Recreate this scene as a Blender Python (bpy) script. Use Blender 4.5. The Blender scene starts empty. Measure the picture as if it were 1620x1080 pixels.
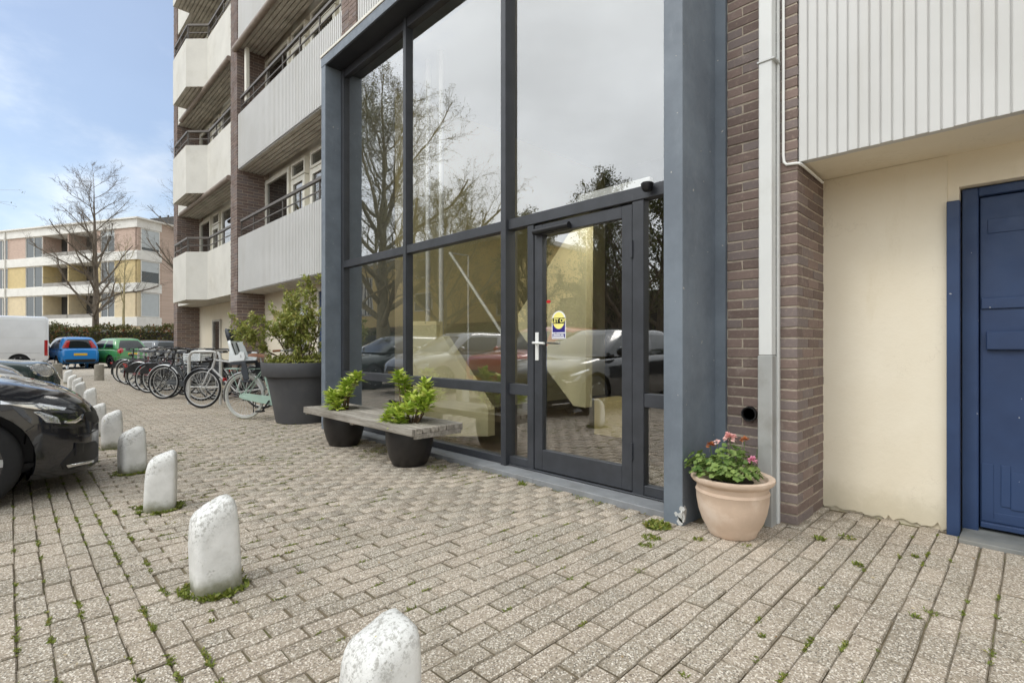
import bpy, bmesh, math, random
import numpy as np
from mathutils import Vector, Matrix
from mathutils.bvhtree import BVHTree

scn = bpy.context.scene
col = scn.collection
R = math.radians
rnd = random.Random(7)
nrs = np.random.RandomState(11)

# ------------------------------------------------------------------ camera
HCAM = 1.08
cd = bpy.data.cameras.new('camera'); cam = bpy.data.objects.new('camera', cd); col.objects.link(cam)
cd.sensor_width = 36; cd.lens = 18.0; cd.shift_y = 0.0037; cd.clip_start = .05; cd.clip_end = 3000
cam.location = (0, 0, HCAM); cam.rotation_euler = (R(90), 0, R(45.54))
scn.camera = cam
# ------------------------------------------------------------------ sky and sun
SUN_EL, SUN_AZ = R(48), R(198)          # azimuth measured clockwise from +Y
w = bpy.data.worlds.new('World'); scn.world = w; w.use_nodes = True
nt = w.node_tree; nt.nodes.clear()
def wn(t, **k):
    n = nt.nodes.new(t)
    for a, b in k.items(): setattr(n, a, b)
    return n
sky = wn('ShaderNodeTexSky', sky_type='NISHITA', sun_disc=False, sun_elevation=SUN_EL, sun_rotation=SUN_AZ, air_density=1.0, dust_density=1.6, ozone_density=1.4)
tc = wn('ShaderNodeTexCoord'); mp = wn('ShaderNodeMapping'); mp.inputs['Scale'].default_value = (1, 1, 2.0); mp.inputs['Location'].default_value = (.35, .2, .1)
nz = wn('ShaderNodeTexNoise'); nz.inputs['Scale'].default_value = 2.3; nz.inputs['Detail'].default_value = 9; nz.inputs['Roughness'].default_value = .58
nt.links.new(tc.outputs['Generated'], mp.inputs[0]); nt.links.new(mp.outputs[0], nz.inputs['Vector'])
# the clear part of the sky lies over the far end of the street (-X), the rest is overcast
dt = wn('ShaderNodeVectorMath', operation='DOT_PRODUCT'); dt.inputs[1].default_value = (-.86, .22, .46)
nt.links.new(tc.outputs['Generated'], dt.inputs[0])
mr = wn('ShaderNodeMapRange'); mr.inputs['From Min'].default_value = .55; mr.inputs['From Max'].default_value = 1.0
mr.inputs['To Min'].default_value = .42; mr.inputs['To Max'].default_value = -.045
nt.links.new(dt.outputs['Value'], mr.inputs[0])
ad = wn('ShaderNodeMath', operation='ADD'); nt.links.new(nz.outputs['Fac'], ad.inputs[0]); nt.links.new(mr.outputs[0], ad.inputs[1])
rp = wn('ShaderNodeMapRange', interpolation_type='SMOOTHSTEP'); rp.inputs['From Min'].default_value = .42; rp.inputs['From Max'].default_value = .76; rp.inputs['To Min'].default_value = .13
nt.links.new(ad.outputs[0], rp.inputs[0])
b1 = wn('ShaderNodeBackground'); b1.inputs[1].default_value = .15
nt.links.new(sky.outputs[0], b1.inputs[0])
b2 = wn('ShaderNodeBackground'); b2.inputs[0].default_value = (.93, .97, 1, 1); b2.inputs[1].default_value = .75
nz2 = wn('ShaderNodeTexNoise'); nz2.inputs['Scale'].default_value = 3.2; nz2.inputs['Detail'].default_value = 5
nt.links.new(mp.outputs[0], nz2.inputs['Vector'])
mr2 = wn('ShaderNodeMapRange'); mr2.inputs['From Min'].default_value = .3; mr2.inputs['From Max'].default_value = .7; mr2.inputs['To Min'].default_value = .85; mr2.inputs['To Max'].default_value = 1.15
nt.links.new(nz2.outputs['Fac'], mr2.inputs[0])
# thin cloud is brighter towards the sun that shines through it
ds = wn('ShaderNodeVectorMath', operation='DOT_PRODUCT'); ds.inputs[1].default_value = (math.sin(SUN_AZ)*math.cos(SUN_EL), math.cos(SUN_AZ)*math.cos(SUN_EL), math.sin(SUN_EL)); nt.links.new(tc.outputs['Generated'], ds.inputs[0])
mg = wn('ShaderNodeMapRange'); mg.inputs['From Min'].default_value = 0; mg.inputs['From Max'].default_value = 1; mg.inputs['To Min'].default_value = .66; mg.inputs['To Max'].default_value = 1.76; nt.links.new(ds.outputs['Value'], mg.inputs[0])
mm2 = wn('ShaderNodeMath', operation='MULTIPLY'); nt.links.new(mr2.outputs[0], mm2.inputs[0]); nt.links.new(mg.outputs[0], mm2.inputs[1]); nt.links.new(mm2.outputs[0], b2.inputs[1])
mx = wn('ShaderNodeMixShader'); nt.links.new(rp.outputs[0], mx.inputs[0]); nt.links.new(b1.outputs[0], mx.inputs[1]); nt.links.new(b2.outputs[0], mx.inputs[2])
wo = wn('ShaderNodeOutputWorld'); nt.links.new(mx.outputs[0], wo.inputs[0])
sd = bpy.data.lights.new('sun', 'SUN'); so = bpy.data.objects.new('sun', sd); col.objects.link(so)
sd.energy = .7; sd.angle = R(16); sd.color = (1, .96, .9)
_sv = Vector((math.sin(SUN_AZ)*math.cos(SUN_EL), math.cos(SUN_AZ)*math.cos(SUN_EL), math.sin(SUN_EL)))
so.rotation_euler = _sv.to_track_quat('Z', 'Y').to_euler(); so.location = _sv*60
vs = scn.view_settings; vs.view_transform = 'Standard'; vs.look = 'None'; vs.gamma = 1; vs.exposure = .34; vs.use_curve_mapping = False
scn.render.engine = 'CYCLES'
cy = scn.cycles; cy.use_denoising = True; cy.max_bounces = 8; cy.diffuse_bounces = 4; cy.glossy_bounces = 4; cy.transmission_bounces = 4; cy.transparent_max_bounces = 12
cy.sample_clamp_indirect = 6; cy.caustics_reflective = False; cy.caustics_refractive = False

# ------------------------------------------------------------------ camera model (for measuring places from the photograph, 1620 px wide)
_a = R(44.46); CF = np.array((-math.cos(_a), math.sin(_a))); CR = np.array((math.sin(_a), math.cos(_a)))
def ray(x):
    u = (x-810)/810; return CF+u*CR
def gpt(x, y, z=0):
    D = (HCAM-z)*810/(y-546); d = ray(x)*D; return float(d[0]), float(d[1])
def onY(x, y, Y):
    d = ray(x); D = Y/d[1]; return float(D*d[0]), float(HCAM-(y-546)/810*D)
def at(x, D):
    d = ray(x)*D; return float(d[0]), float(d[1])
def proj(X, Y, Z):
    D = X*CF[0]+Y*CF[1]; D = max(D, 1e-3); return 810+810*(X*CR[0]+Y*CR[1])/D, 546-(Z-HCAM)/D*810, D

# ------------------------------------------------------------------ materials
def srgb(r, g, b):
    f = lambda c: (c/255/12.92) if c/255 <= .04045 else ((c/255+.055)/1.055)**2.4
    return (f(r), f(g), f(b))
MATS = {}
class NT:
    def __init__(s, name):
        s.m = bpy.data.materials.new(name); s.m.use_nodes = True; s.t = s.m.node_tree; s.t.nodes.clear()
        s.out = s.n('ShaderNodeOutputMaterial'); s.b = s.n('ShaderNodeBsdfPrincipled'); s.l(s.b.outputs[0], s.out.inputs[0])
        s.geo = s.n('ShaderNodeNewGeometry'); s.tc = s.n('ShaderNodeTexCoord')
        MATS[name] = s.m
    def n(s, t, **k):
        x = s.t.nodes.new(t)
        for a, b in k.items(): setattr(x, a, b)
        return x
    def l(s, a, b): s.t.links.new(a, b)
    def noise(s, scale, detail=4, rough=.6, vec=None, stretch=None):
        x = s.n('ShaderNodeTexNoise'); x.inputs['Scale'].default_value = scale; x.inputs['Detail'].default_value = detail; x.inputs['Roughness'].default_value = rough
        v = vec if vec is not None else s.geo.outputs['Position']
        if stretch:
            mpn = s.n('ShaderNodeMapping'); mpn.inputs['Scale'].default_value = stretch; s.l(v, mpn.inputs[0]); v = mpn.outputs[0]
        s.l(v, x.inputs['Vector']); return x.outputs['Fac']
    def rng(s, v, a, b, c=0, d=1, smooth=True):
        x = s.n('ShaderNodeMapRange'); x.interpolation_type = 'SMOOTHSTEP' if smooth else 'LINEAR'
        for i, q in zip(('From Min', 'From Max', 'To Min', 'To Max'), (a, b, c, d)): x.inputs[i].default_value = q
        s.l(v, x.inputs[0]); return x.outputs[0]
    def mix(s, f, a, b, mode='MIX'):
        x = s.n('ShaderNodeMix', data_type='RGBA', blend_type=mode)
        for i, q in ((0, f), (6, a), (7, b)):
            if isinstance(q, (int, float)): x.inputs[i].default_value = q
            elif isinstance(q, tuple): x.inputs[i].default_value = (*q, 1)
            else: s.l(q, x.inputs[i])
        return x.outputs[2]
    def math(s, op, a, b=0):
        x = s.n('ShaderNodeMath', operation=op)
        for i, q in ((0, a), (1, b)):
            if isinstance(q, (int, float)): x.inputs[i].default_value = q
            else: s.l(q, x.inputs[i])
        return x.outputs[0]
    def bump(s, h, strength=.3, dist=.005):
        x = s.n('ShaderNodeBump'); x.inputs['Strength'].default_value = strength; x.inputs['Distance'].default_value = dist
        s.l(h, x.inputs['Height']); s.l(x.outputs[0], s.b.inputs['Normal'])
    def set(s, **k):
        for a, v in k.items():
            i = s.b.inputs[a.replace('_', ' ')]
            if isinstance(v, tuple): i.default_value = (*v, 1) if len(v) == 3 else v
            elif isinstance(v, (int, float)): i.default_value = v
            else: s.l(v, i)
def mat(name, c, rough=.6, var=.18, scale=6, bump=0, bscale=80, metal=0, coat=0, dirt=None, dscale=2.5, damt=.5, grain=None, spec=.5, objvar=0):
    if name in MATS: return MATS[name]
    s = NT(name)
    lo = tuple(x*(1-var) for x in c); hi = tuple(min(1, x*(1+var)) for x in c)
    f = s.noise(scale, 5, .6, stretch=grain)
    cc = s.mix(s.rng(f, .3, .7), lo, hi)
    if dirt: cc = s.mix(s.math('MULTIPLY', s.rng(s.noise(dscale, 6, .65), .48, .72), damt), cc, dirt)
    if objvar:
        oi = s.n('ShaderNodeObjectInfo'); ri = s.math('FRACT', s.math('ADD', oi.outputs['Random'], s.geo.outputs['Random Per Island']))
        v = s.rng(ri, 0, 1, 1-objvar, 1+objvar, False)
        x = s.n('ShaderNodeVectorMath', operation='SCALE'); s.l(cc, x.inputs[0]); s.l(v, x.inputs['Scale']); cc = x.outputs[0]
    s.set(Base_Color=cc, Roughness=rough, Metallic=metal)
    s.b.inputs['Specular IOR Level'].default_value = spec
    if coat: s.set(Coat_Weight=coat, Coat_Roughness=.015)
    if bump: s.bump(s.noise(bscale, 5, .65, stretch=grain), bump, .004)
    return s.m
def glassmat(name, tint, refl, rough=.0):
    s = NT(name); s.t.nodes.remove(s.b)
    tr = s.n('ShaderNodeBsdfTransparent'); tr.inputs[0].default_value = (*tint, 1)
    gl = s.n('ShaderNodeBsdfGlossy'); gl.inputs['Roughness'].default_value = rough; gl.inputs[0].default_value = (1, 1, 1, 1)
    lw = s.n('ShaderNodeLayerWeight'); lw.inputs[0].default_value = .5
    f = s.math('ADD', refl, s.math('MULTIPLY', s.math('POWER', lw.outputs['Facing'], 4.0), 1-refl))
    f = s.math('MULTIPLY', f, s.rng(s.geo.outputs['Backfacing'], 0, 1, 1, .1, False))
    bp_ = s.n('ShaderNodeBump'); bp_.inputs['Strength'].default_value = .35; bp_.inputs['Distance'].default_value = .004; s.l(s.noise(1.4, 2, .4), bp_.inputs['Height']); s.l(bp_.outputs[0], gl.inputs['Normal'])
    mxs = s.n('ShaderNodeMixShader'); s.l(f, mxs.inputs[0]); s.l(tr.outputs[0], mxs.inputs[1]); s.l(gl.outputs[0], mxs.inputs[2]); s.l(mxs.outputs[0], s.out.inputs[0])
    return s.m

def make_materials():
    # concrete pavers with exposed aggregate
    s = NT('paver'); v = s.n('ShaderNodeTexVoronoi'); v.inputs['Scale'].default_value = 200; s.l(s.geo.outputs['Position'], v.inputs['Vector'])
    sp = s.n('ShaderNodeSeparateColor'); s.l(v.outputs['Color'], sp.inputs[0])
    base = s.mix(s.rng(s.noise(1.3, 5), .3, .7), srgb(153, 142, 125), srgb(175, 163, 145))
    c1 = s.mix(s.rng(sp.outputs[0], .62, .95), base, srgb(232, 224, 210))
    c2 = s.mix(s.math('MULTIPLY', s.rng(sp.outputs[1], .72, .95), .85), c1, srgb(86, 78, 68))
    oi = s.n('ShaderNodeObjectInfo'); ri = s.math('FRACT', s.math('ADD', oi.outputs['Random'], s.geo.outputs['Random Per Island']))
    wv = s.rng(ri, 0, 1, .92, 1.06, False)
    x = s.n('ShaderNodeVectorMath', operation='SCALE'); s.l(c2, x.inputs[0]); s.l(wv, x.inputs['Scale'])
    pk = s.mix(s.math('MULTIPLY', s.rng(ri, .2, .8), .16), x.outputs[0], srgb(186, 164, 146))
    gr = s.mix(s.math('MULTIPLY', s.rng(s.noise(3.1, 7, .7), .56, .74), .38), pk, srgb(134, 126, 102))
    gr = s.mix(s.math('MULTIPLY', s.rng(s.noise(.75, 8, .72), .5, .72), .30), gr, srgb(126, 118, 104)); gr = s.mix(s.math('MULTIPLY', s.rng(s.noise(1.7, 6, .7), .60, .74), .35), gr, srgb(212, 204, 190))
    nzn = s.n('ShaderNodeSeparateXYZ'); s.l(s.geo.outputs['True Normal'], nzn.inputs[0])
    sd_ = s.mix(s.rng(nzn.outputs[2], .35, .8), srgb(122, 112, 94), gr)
    s.set(Base_Color=sd_, Roughness=.9); s.bump(v.outputs['Distance'], .5, .004)
    # joint bed: sand, dirt and moss
    s = NT('joint_bed'); a = s.mix(s.noise(40, 4), srgb(100, 89, 71), srgb(138, 124, 101))
    mo = s.mix(s.noise(60, 3), srgb(74, 82, 34), srgb(120, 128, 62))
    s.set(Base_Color=s.mix(s.math('MULTIPLY', s.rng(s.noise(2.6, 7, .7), .50, .64), .7), a, mo), Roughness=.95); s.bump(s.noise(160, 4), .6, .004)
    # far paving, same tone, brick pattern too small to pick apart
    s = NT('far_paving'); bt = s.n('ShaderNodeTexBrick'); s.l(s.geo.outputs['Position'], bt.inputs['Vector']); bt.inputs['Scale'].default_value = 1
    bt.inputs['Brick Width'].default_value = .21; bt.inputs['Row Height'].default_value = .1; bt.inputs['Mortar Size'].default_value = .006
    bt.inputs['Color1'].default_value = (*srgb(176, 165, 150), 1); bt.inputs['Color2'].default_value = (*srgb(192, 181, 165), 1); bt.inputs['Mortar'].default_value = (*srgb(104, 96, 82), 1)
    s.set(Base_Color=s.mix(s.math('MULTIPLY', s.rng(s.noise(.6, 6), .4, .7), .35), bt.outputs[0], srgb(150, 142, 128)), Roughness=.92); s.bump(bt.outputs['Fac'], -.3, .004)
    # bricks
    s = NT('brick'); oi = s.n('ShaderNodeObjectInfo'); ri = s.math('FRACT', s.math('ADD', oi.outputs['Random'], s.geo.outputs['Random Per Island']))
    a = s.mix(s.rng(ri, 0, 1), srgb(109, 93, 86), srgb(143, 123, 114))
    a = s.mix(s.rng(ri, .62, .7), a, srgb(122, 110, 106))
    a = s.mix(s.math('MULTIPLY', s.rng(s.noise(45, 5, .7), .5, .75), .4), a, srgb(170, 150, 138))
    a = s.mix(s.math('MULTIPLY', s.rng(s.noise(5, 7, .75), .58, .74), .3), a, srgb(190, 180, 170))
    s.set(Base_Color=a, Roughness=.82); s.bump(s.noise(110, 5, .7), .5, .004)
    mat('mortar', srgb(172, 160, 144), .95, .2, 30, .4, 150)
    # rendered cream wall
    s = NT('cream_wall'); a = s.mix(s.rng(s.noise(1.2, 6), .3, .7), srgb(230, 219, 196), srgb(237, 228, 208))
    sx = s.n('ShaderNodeSeparateXYZ'); s.l(s.geo.outputs['Position'], sx.inputs[0])
    splash = s.math('MULTIPLY', s.rng(s.math('ADD', sx.outputs[2], s.math('MULTIPLY', s.noise(7, 6, .7), -.28)), .12, -.1), .35)
    a = s.mix(splash, a, srgb(150, 138, 100))
    a = s.mix(s.math('MULTIPLY', s.rng(s.noise(2.2, 8, .75, stretch=(1, 1, .25)), .55, .75), .3), a, srgb(200, 182, 140))
    crk = s.math('MULTIPLY', s.rng(s.math('ABSOLUTE', s.math('SUBTRACT', s.noise(1.9, 7, .62), .5)), .004, .0), s.rng(s.noise(.9, 3), .5, .6)); a = s.mix(s.math('MULTIPLY', crk, .16), a, srgb(140, 126, 96))
    s.set(Base_Color=a, Roughness=.8); s.bump(s.noise(30, 6, .7), .35, .005)
    # balcony panels
    s = NT('panel_white'); a = s.mix(s.rng(s.noise(.8, 5), .3, .7), srgb(198, 197, 193), srgb(209, 208, 205))
    a = s.mix(s.math('MULTIPLY', s.rng(s.noise(2.5, 7, .7, stretch=(1, 1, .12)), .5, .75), .28), a, srgb(176, 170, 154))
    s.set(Base_Color=a, Roughness=.55); s.bump(s.noise(60, 4), .08, .003)
    mat('panel_plain', srgb(212, 209, 200), .7, .05, 2, .12, 60, dirt=srgb(182, 176, 160), dscale=1.8, damt=.35)
    mat('soffit', srgb(206, 201, 190), .7, .1, 3, dirt=srgb(120, 112, 98))
    mat('frame_white', srgb(226, 222, 208), .45, .04, 4, dirt=srgb(198, 190, 170), damt=.3)
    # painted portico steel, brushed by hand: streaky, chipped
    s = NT('portico_paint'); a = s.mix(s.rng(s.noise(3, 6), .3, .7), srgb(104, 112, 121), srgb(120, 129, 138))
    a = s.mix(s.math('MULTIPLY', s.rng(s.noise(9, 8, .8, stretch=(1, 1, .2)), .55, .8), .35), a, srgb(154, 160, 164))
    ch = s.rng(s.noise(34, 3, .5), .735, .745)
    a = s.mix(ch, a, srgb(190, 186, 176))
    s.set(Base_Color=a, Roughness=s.rng(s.noise(14, 5), .3, .7, .38, .6)); s.bump(s.noise(26, 6, .7), .22, .004)
    s = NT('frame_paint'); a = s.mix(s.rng(s.noise(5, 5), .3, .7), srgb(54, 56, 60), srgb(64, 66, 71))
    a = s.mix(s.math('MULTIPLY', s.rng(s.noise(18, 8, .8, stretch=(1, 1, .3)), .62, .8), .4), a, srgb(112, 112, 112))
    s.set(Base_Color=a, Roughness=.45); s.bump(s.noise(40, 4), .08, .003)
    s = NT('blue_paint'); a = s.mix(s.rng(s.noise(2.5, 6), .3, .7), srgb(35, 54, 88), srgb(44, 66, 103))
    a = s.mix(s.math('MULTIPLY', s.rng(s.noise(12, 8, .8, stretch=(1, 1, .15)), .58, .8), .3), a, srgb(74, 86, 114))
    a = s.mix(s.rng(s.noise(30, 3, .5), .738, .748), a, srgb(170, 172, 176))
    s.set(Base_Color=a, Roughness=s.rng(s.noise(8, 5), .3, .7, .42, .6)); s.bump(s.noise(22, 6, .7), .15, .004)
    mat('stone_sill', srgb(138, 140, 142), .6, .14, 7, .2, 60, dirt=srgb(108, 106, 100), dscale=4)
    mat('threshold', srgb(120, 122, 120), .75, .2, 6, .3, 50, dirt=srgb(150, 146, 136))
    glassmat('facade_glass', (.985, .985, .965), .31); glassmat('window_glass', (.5, .52, .5), .14)
    mat('interior_cream', srgb(234, 224, 178), .75, .03, 3)
    mat('interior_floor', srgb(84, 70, 60), .45, .2, 5); mat('interior_dark', srgb(54, 50, 46), .8, .15, 2)
    mat('interior_ceiling', srgb(150, 146, 136), .8, .05, 2)
    mat('beam_shade', srgb(42, 44, 48), .5, .1, 5)  # shade under the portico beam, put into a dark colour
    mat('plywood', srgb(214, 196, 142), .6, .08, 6, grain=(1, 1, .2))
    mat('mat_mesh', srgb(120, 112, 96), .6, .1, 6)
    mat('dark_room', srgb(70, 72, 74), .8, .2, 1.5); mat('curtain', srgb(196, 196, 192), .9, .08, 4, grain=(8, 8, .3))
    mat('rail_metal', srgb(104, 98, 92), .5, .15, 8, metal=.3); mat('awning_metal', srgb(146, 132, 120), .5, .12, 6, metal=.2)
    mat('alu', srgb(196, 196, 194), .38, .06, 6, metal=.6); mat('galv', srgb(196, 196, 192), .45, .1, 9, metal=.25)
    s = NT('fill_glow'); s.set(Base_Color=(.9, .9, .9), Emission_Color=(1, .97, .88), Emission_Strength=110.0)  # glow added to brighten the hall behind the glass
    mat('pvc_white', srgb(232, 232, 228), .4, .03, 5, dirt=srgb(206, 202, 190), damt=.3)
    mat('black_plastic', srgb(28, 28, 30), .45, .2, 8); mat('rubber', srgb(26, 26, 27), .8, .2, 12, .2, 60)
    mat('pipe_grey', srgb(218, 219, 216), .42, .05, 3, dirt=srgb(170, 168, 158), dscale=1.5, damt=.4)
    mat('pipe_metal', srgb(182, 183, 180), .4, .1, 4, metal=.3, dirt=srgb(130, 124, 112))
    # bollard paint
    s = NT('bollard_paint'); P = s.tc.outputs['Object']
    a = s.mix(s.rng(s.noise(9, 6), .3, .7), srgb(216, 215, 210), srgb(236, 235, 231))
    sx = s.n('ShaderNodeSeparateXYZ'); s.l(P, sx.inputs[0])
    topm = s.rng(s.math('SUBTRACT', sx.outputs[2], s.math('MULTIPLY', sx.outputs[1], .75)), .24, .40)
    spk = s.rng(s.noise(46, 7, .75), .50, .60); spk2 = s.rng(s.noise(110, 4, .7), .56, .66)
    oi = s.n('ShaderNodeObjectInfo')
    a = s.mix(s.math('MULTIPLY', s.math('MAXIMUM', spk, spk2), s.math('MULTIPLY', topm, .62)), a, srgb(128, 123, 112))
    a = s.mix(s.math('MULTIPLY', s.rng(s.noise(16, 6, .7), .62, .7), .55), a, srgb(150, 146, 136))
    a = s.mix(s.math('MULTIPLY', s.rng(s.noise(24, 3), .69, .73), topm), a, srgb(178, 164, 84))
    a = s.mix(s.math('MULTIPLY', s.rng(s.noise(70, 5, .7), .66, .72), .4), a, srgb(160, 156, 146))
    low = s.rng(s.math('ADD', sx.outputs[2], s.math('MULTIPLY', s.noise(14, 5), -.12)), .05, -.05)
    a = s.mix(s.math('MULTIPLY', low, .95), a, srgb(126, 124, 98))
    s.set(Base_Color=a, Roughness=.85); s.bump(s.math('ADD', s.noise(60, 6, .75), s.math('MULTIPLY', s.noise(14, 3), .8)), .55, .008)
    mat('concrete', srgb(150, 144, 132), .9, .18, 9, .4, 70, dirt=srgb(120, 116, 100))
    # timber
    s = NT('bench_wood'); g = s.noise(14, 7, .7, stretch=(.12, 1.6, 1.6)); a = s.mix(s.rng(g, .3, .7), srgb(122, 115, 104), srgb(176, 169, 158))
    a = s.mix(s.math('MULTIPLY', s.rng(s.noise(70, 5, .7, stretch=(.08, 1, 1)), .55, .7), .6), a, srgb(84, 78, 68))
    oi = s.n('ShaderNodeObjectInfo'); x = s.n('ShaderNodeVectorMath', operation='SCALE'); s.l(a, x.inputs[0]); s.l(s.rng(oi.outputs['Random'], 0, 1, .85, 1.12, False), x.inputs['Scale'])
    s.set(Base_Color=x.outputs[0], Roughness=.85); s.bump(g, .35, .004)
    mat('pot_black', srgb(37, 34, 33), .42, .25, 5, .15, 30, dirt=srgb(66, 60, 54), dscale=3, damt=.4)
    mat('planter_grey', srgb(72, 72, 74), .62, .08, 4, .1, 60, dirt=srgb(96, 94, 90), dscale=2.2, damt=.3)
    mat('terracotta', srgb(206, 182, 160), .88, .08, 5, .3, 110, dirt=srgb(226, 210, 194), dscale=5, damt=.7)
    mat('soil', srgb(50, 40, 32), .95, .35, 40, .9, 60)
    def leaf(name, c1, c2, c3=None, tr=.25):
        s = NT(name); ri = s.geo.outputs['Random Per Island']; a = s.mix(ri, c1, c2)
        if c3: a = s.mix(s.rng(ri, .86, .94), a, c3)
        s.set(Base_Color=a, Roughness=.5); s.b.inputs['Specular IOR Level'].default_value = .35
        tl = s.n('ShaderNodeBsdfTranslucent'); s.l(a, tl.inputs[0]); m2 = s.n('ShaderNodeMixShader'); m2.inputs[0].default_value = tr
        s.l(s.b.outputs[0], m2.inputs[1]); s.l(tl.outputs[0], m2.inputs[2]); s.l(m2.outputs[0], s.out.inputs[0])
    leaf('leaf_shrub', srgb(122, 134, 62), srgb(192, 194, 112), srgb(208, 192, 128)); leaf('leaf_bright', srgb(136, 166, 52), srgb(204, 214, 98), srgb(220, 222, 130))
    leaf('leaf_geranium', srgb(82, 112, 52), srgb(148, 168, 92)); leaf('leaf_cover', srgb(120, 128, 52), srgb(176, 176, 92))
    leaf('leaf_tree', srgb(96, 98, 52), srgb(150, 148, 88)); leaf('leaf_dark', srgb(76, 84, 46), srgb(128, 130, 80)); leaf('leaf_hedge', srgb(70, 80, 40), srgb(116, 110, 66), srgb(150, 92, 66))
    leaf('leaf_bud', srgb(128, 138, 70), srgb(168, 172, 104))
    leaf('petal_pink', srgb(236, 176, 172), srgb(250, 214, 206)); leaf('petal_magenta', srgb(222, 140, 170), srgb(240, 176, 196)); leaf('petal_orange', srgb(176, 106, 66), srgb(204, 134, 90))
    leaf('moss_blade', srgb(96, 112, 40), srgb(142, 148, 66), srgb(160, 150, 84)); leaf('dry_leaf', srgb(150, 122, 84), srgb(196, 182, 150))
    mat('stem', srgb(96, 78, 56), .85, .2, 12); mat('bark', srgb(112, 102, 90), .95, .3, 9, .6, 40, grain=(1, 1, .3)); mat('bark_pale', srgb(158, 148, 114), .95, .25, 9, .6, 40, grain=(1, 1, .3))
    # cars
    for n, c in (('car_navy', srgb(17, 19, 27)), ('car_red', srgb(186, 30, 38)), ('car_silver', srgb(150, 152, 154)), ('car_green_dark', srgb(20, 44, 38)), ('car_blue', srgb(40, 128, 200)),
                 ('car_green', srgb(72, 142, 76)), ('car_white', srgb(226, 228, 230)), ('car_grey', srgb(70, 76, 82)), ('car_champagne', srgb(186, 180, 164))):
        mat(n, c, .22, .04, 2, coat=1)
    s = NT('car_glass'); s.set(Base_Color=(.012, .016, .016), Roughness=.03); s.b.inputs['Specular IOR Level'].default_value = .9
    mat('chrome', (.85, .86, .87), .1, .02, 4, metal=1); mat('rim', srgb(178, 180, 182), .3, .05, 5, metal=.7)
    s = NT('lamp_lens'); s.set(Base_Color=(.55, .57, .58), Roughness=.06, Metallic=.75); s.bump(s.noise(26, 2), .5, .02)
    mat('lamp_dark', srgb(36, 38, 42), .12, .2, 12, coat=1); mat('tail_red', srgb(168, 20, 20), .18, .15, 14, coat=1); mat('plate_yellow', srgb(226, 178, 46), .4, .03, 5); mat('plate_ink', srgb(40, 36, 30), .5, .03, 5)
    # bikes
    for n, c in (('bike_mint', srgb(170, 196, 182)), ('bike_silver', srgb(190, 190, 188)), ('bike_black', srgb(30, 30, 32)), ('bike_red', srgb(110, 36, 40)), ('bike_grey', srgb(92, 96, 100))):
        mat(n, c, .35, .05, 5, coat=.4)
    mat('saddle_brown', srgb(130, 84, 56), .5, .15, 12); mat('tyre_pale', srgb(188, 190, 182), .8, .08, 9); mat('seat_white', srgb(226, 230, 230), .4, .03, 4); mat('seat_grey', srgb(56, 60, 66), .6, .1, 8)
    mat('bag_grey', srgb(92, 94, 96), .85, .12, 30, .3, 90)
    # far houses
    s = NT('far_brick'); bt = s.n('ShaderNodeTexBrick'); s.l(s.tc.outputs['Object'], bt.inputs['Vector']); bt.inputs['Scale'].default_value = 1
    mp2 = s.n('ShaderNodeMapping'); mp2.inputs['Rotation'].default_value = (R(90), 0, 0); s.l(s.tc.outputs['Object'], mp2.inputs[0]); s.l(mp2.outputs[0], bt.inputs['Vector'])
    bt.inputs['Brick Width'].default_value = .22; bt.inputs['Row Height'].default_value = .0625; bt.inputs['Mortar Size'].default_value = .006
    bt.inputs['Color1'].default_value = (*srgb(182, 158, 144), 1); bt.inputs['Color2'].default_value = (*srgb(198, 174, 160), 1); bt.inputs['Mortar'].default_value = (*srgb(190, 172, 158), 1)
    s.set(Base_Color=bt.outputs[0], Roughness=.9)
    mat('far_buff', srgb(212, 196, 164), .85, .06, 3); mat('far_ochre', srgb(202, 182, 134), .7, .06, 3); mat('far_white', srgb(224, 222, 216), .7, .05, 2, dirt=srgb(196, 192, 182), damt=.3)
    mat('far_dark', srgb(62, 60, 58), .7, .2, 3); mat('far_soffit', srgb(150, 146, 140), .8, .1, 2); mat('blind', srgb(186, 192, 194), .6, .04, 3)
    s = NT('far_glass'); s.set(Base_Color=(.045, .055, .055), Roughness=.05); s.b.inputs['Specular IOR Level'].default_value = .9
    mat('yellow_brick', srgb(224, 200, 138), .85, .1, 4, .2, 30); mat('brown_base', srgb(112, 84, 56), .85, .12, 4)
    mat('sticker_white', srgb(240, 240, 240), .4, .01, 4); mat('sticker_yellow', srgb(250, 240, 140), .4, .01, 4); mat('sticker_navy', srgb(48, 40, 124), .4, .01, 4); mat('sticker_black', srgb(24, 24, 24), .4, .01, 4); mat('sticker_red', srgb(196, 44, 48), .3, .05, 9, coat=.6)
    mat('lawn', srgb(104, 112, 62), .95, .25, 5, .5, 60); mat('asphalt', srgb(98, 96, 93), .95, .12, 5, .3, 90)
make_materials()
M = MATS

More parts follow.
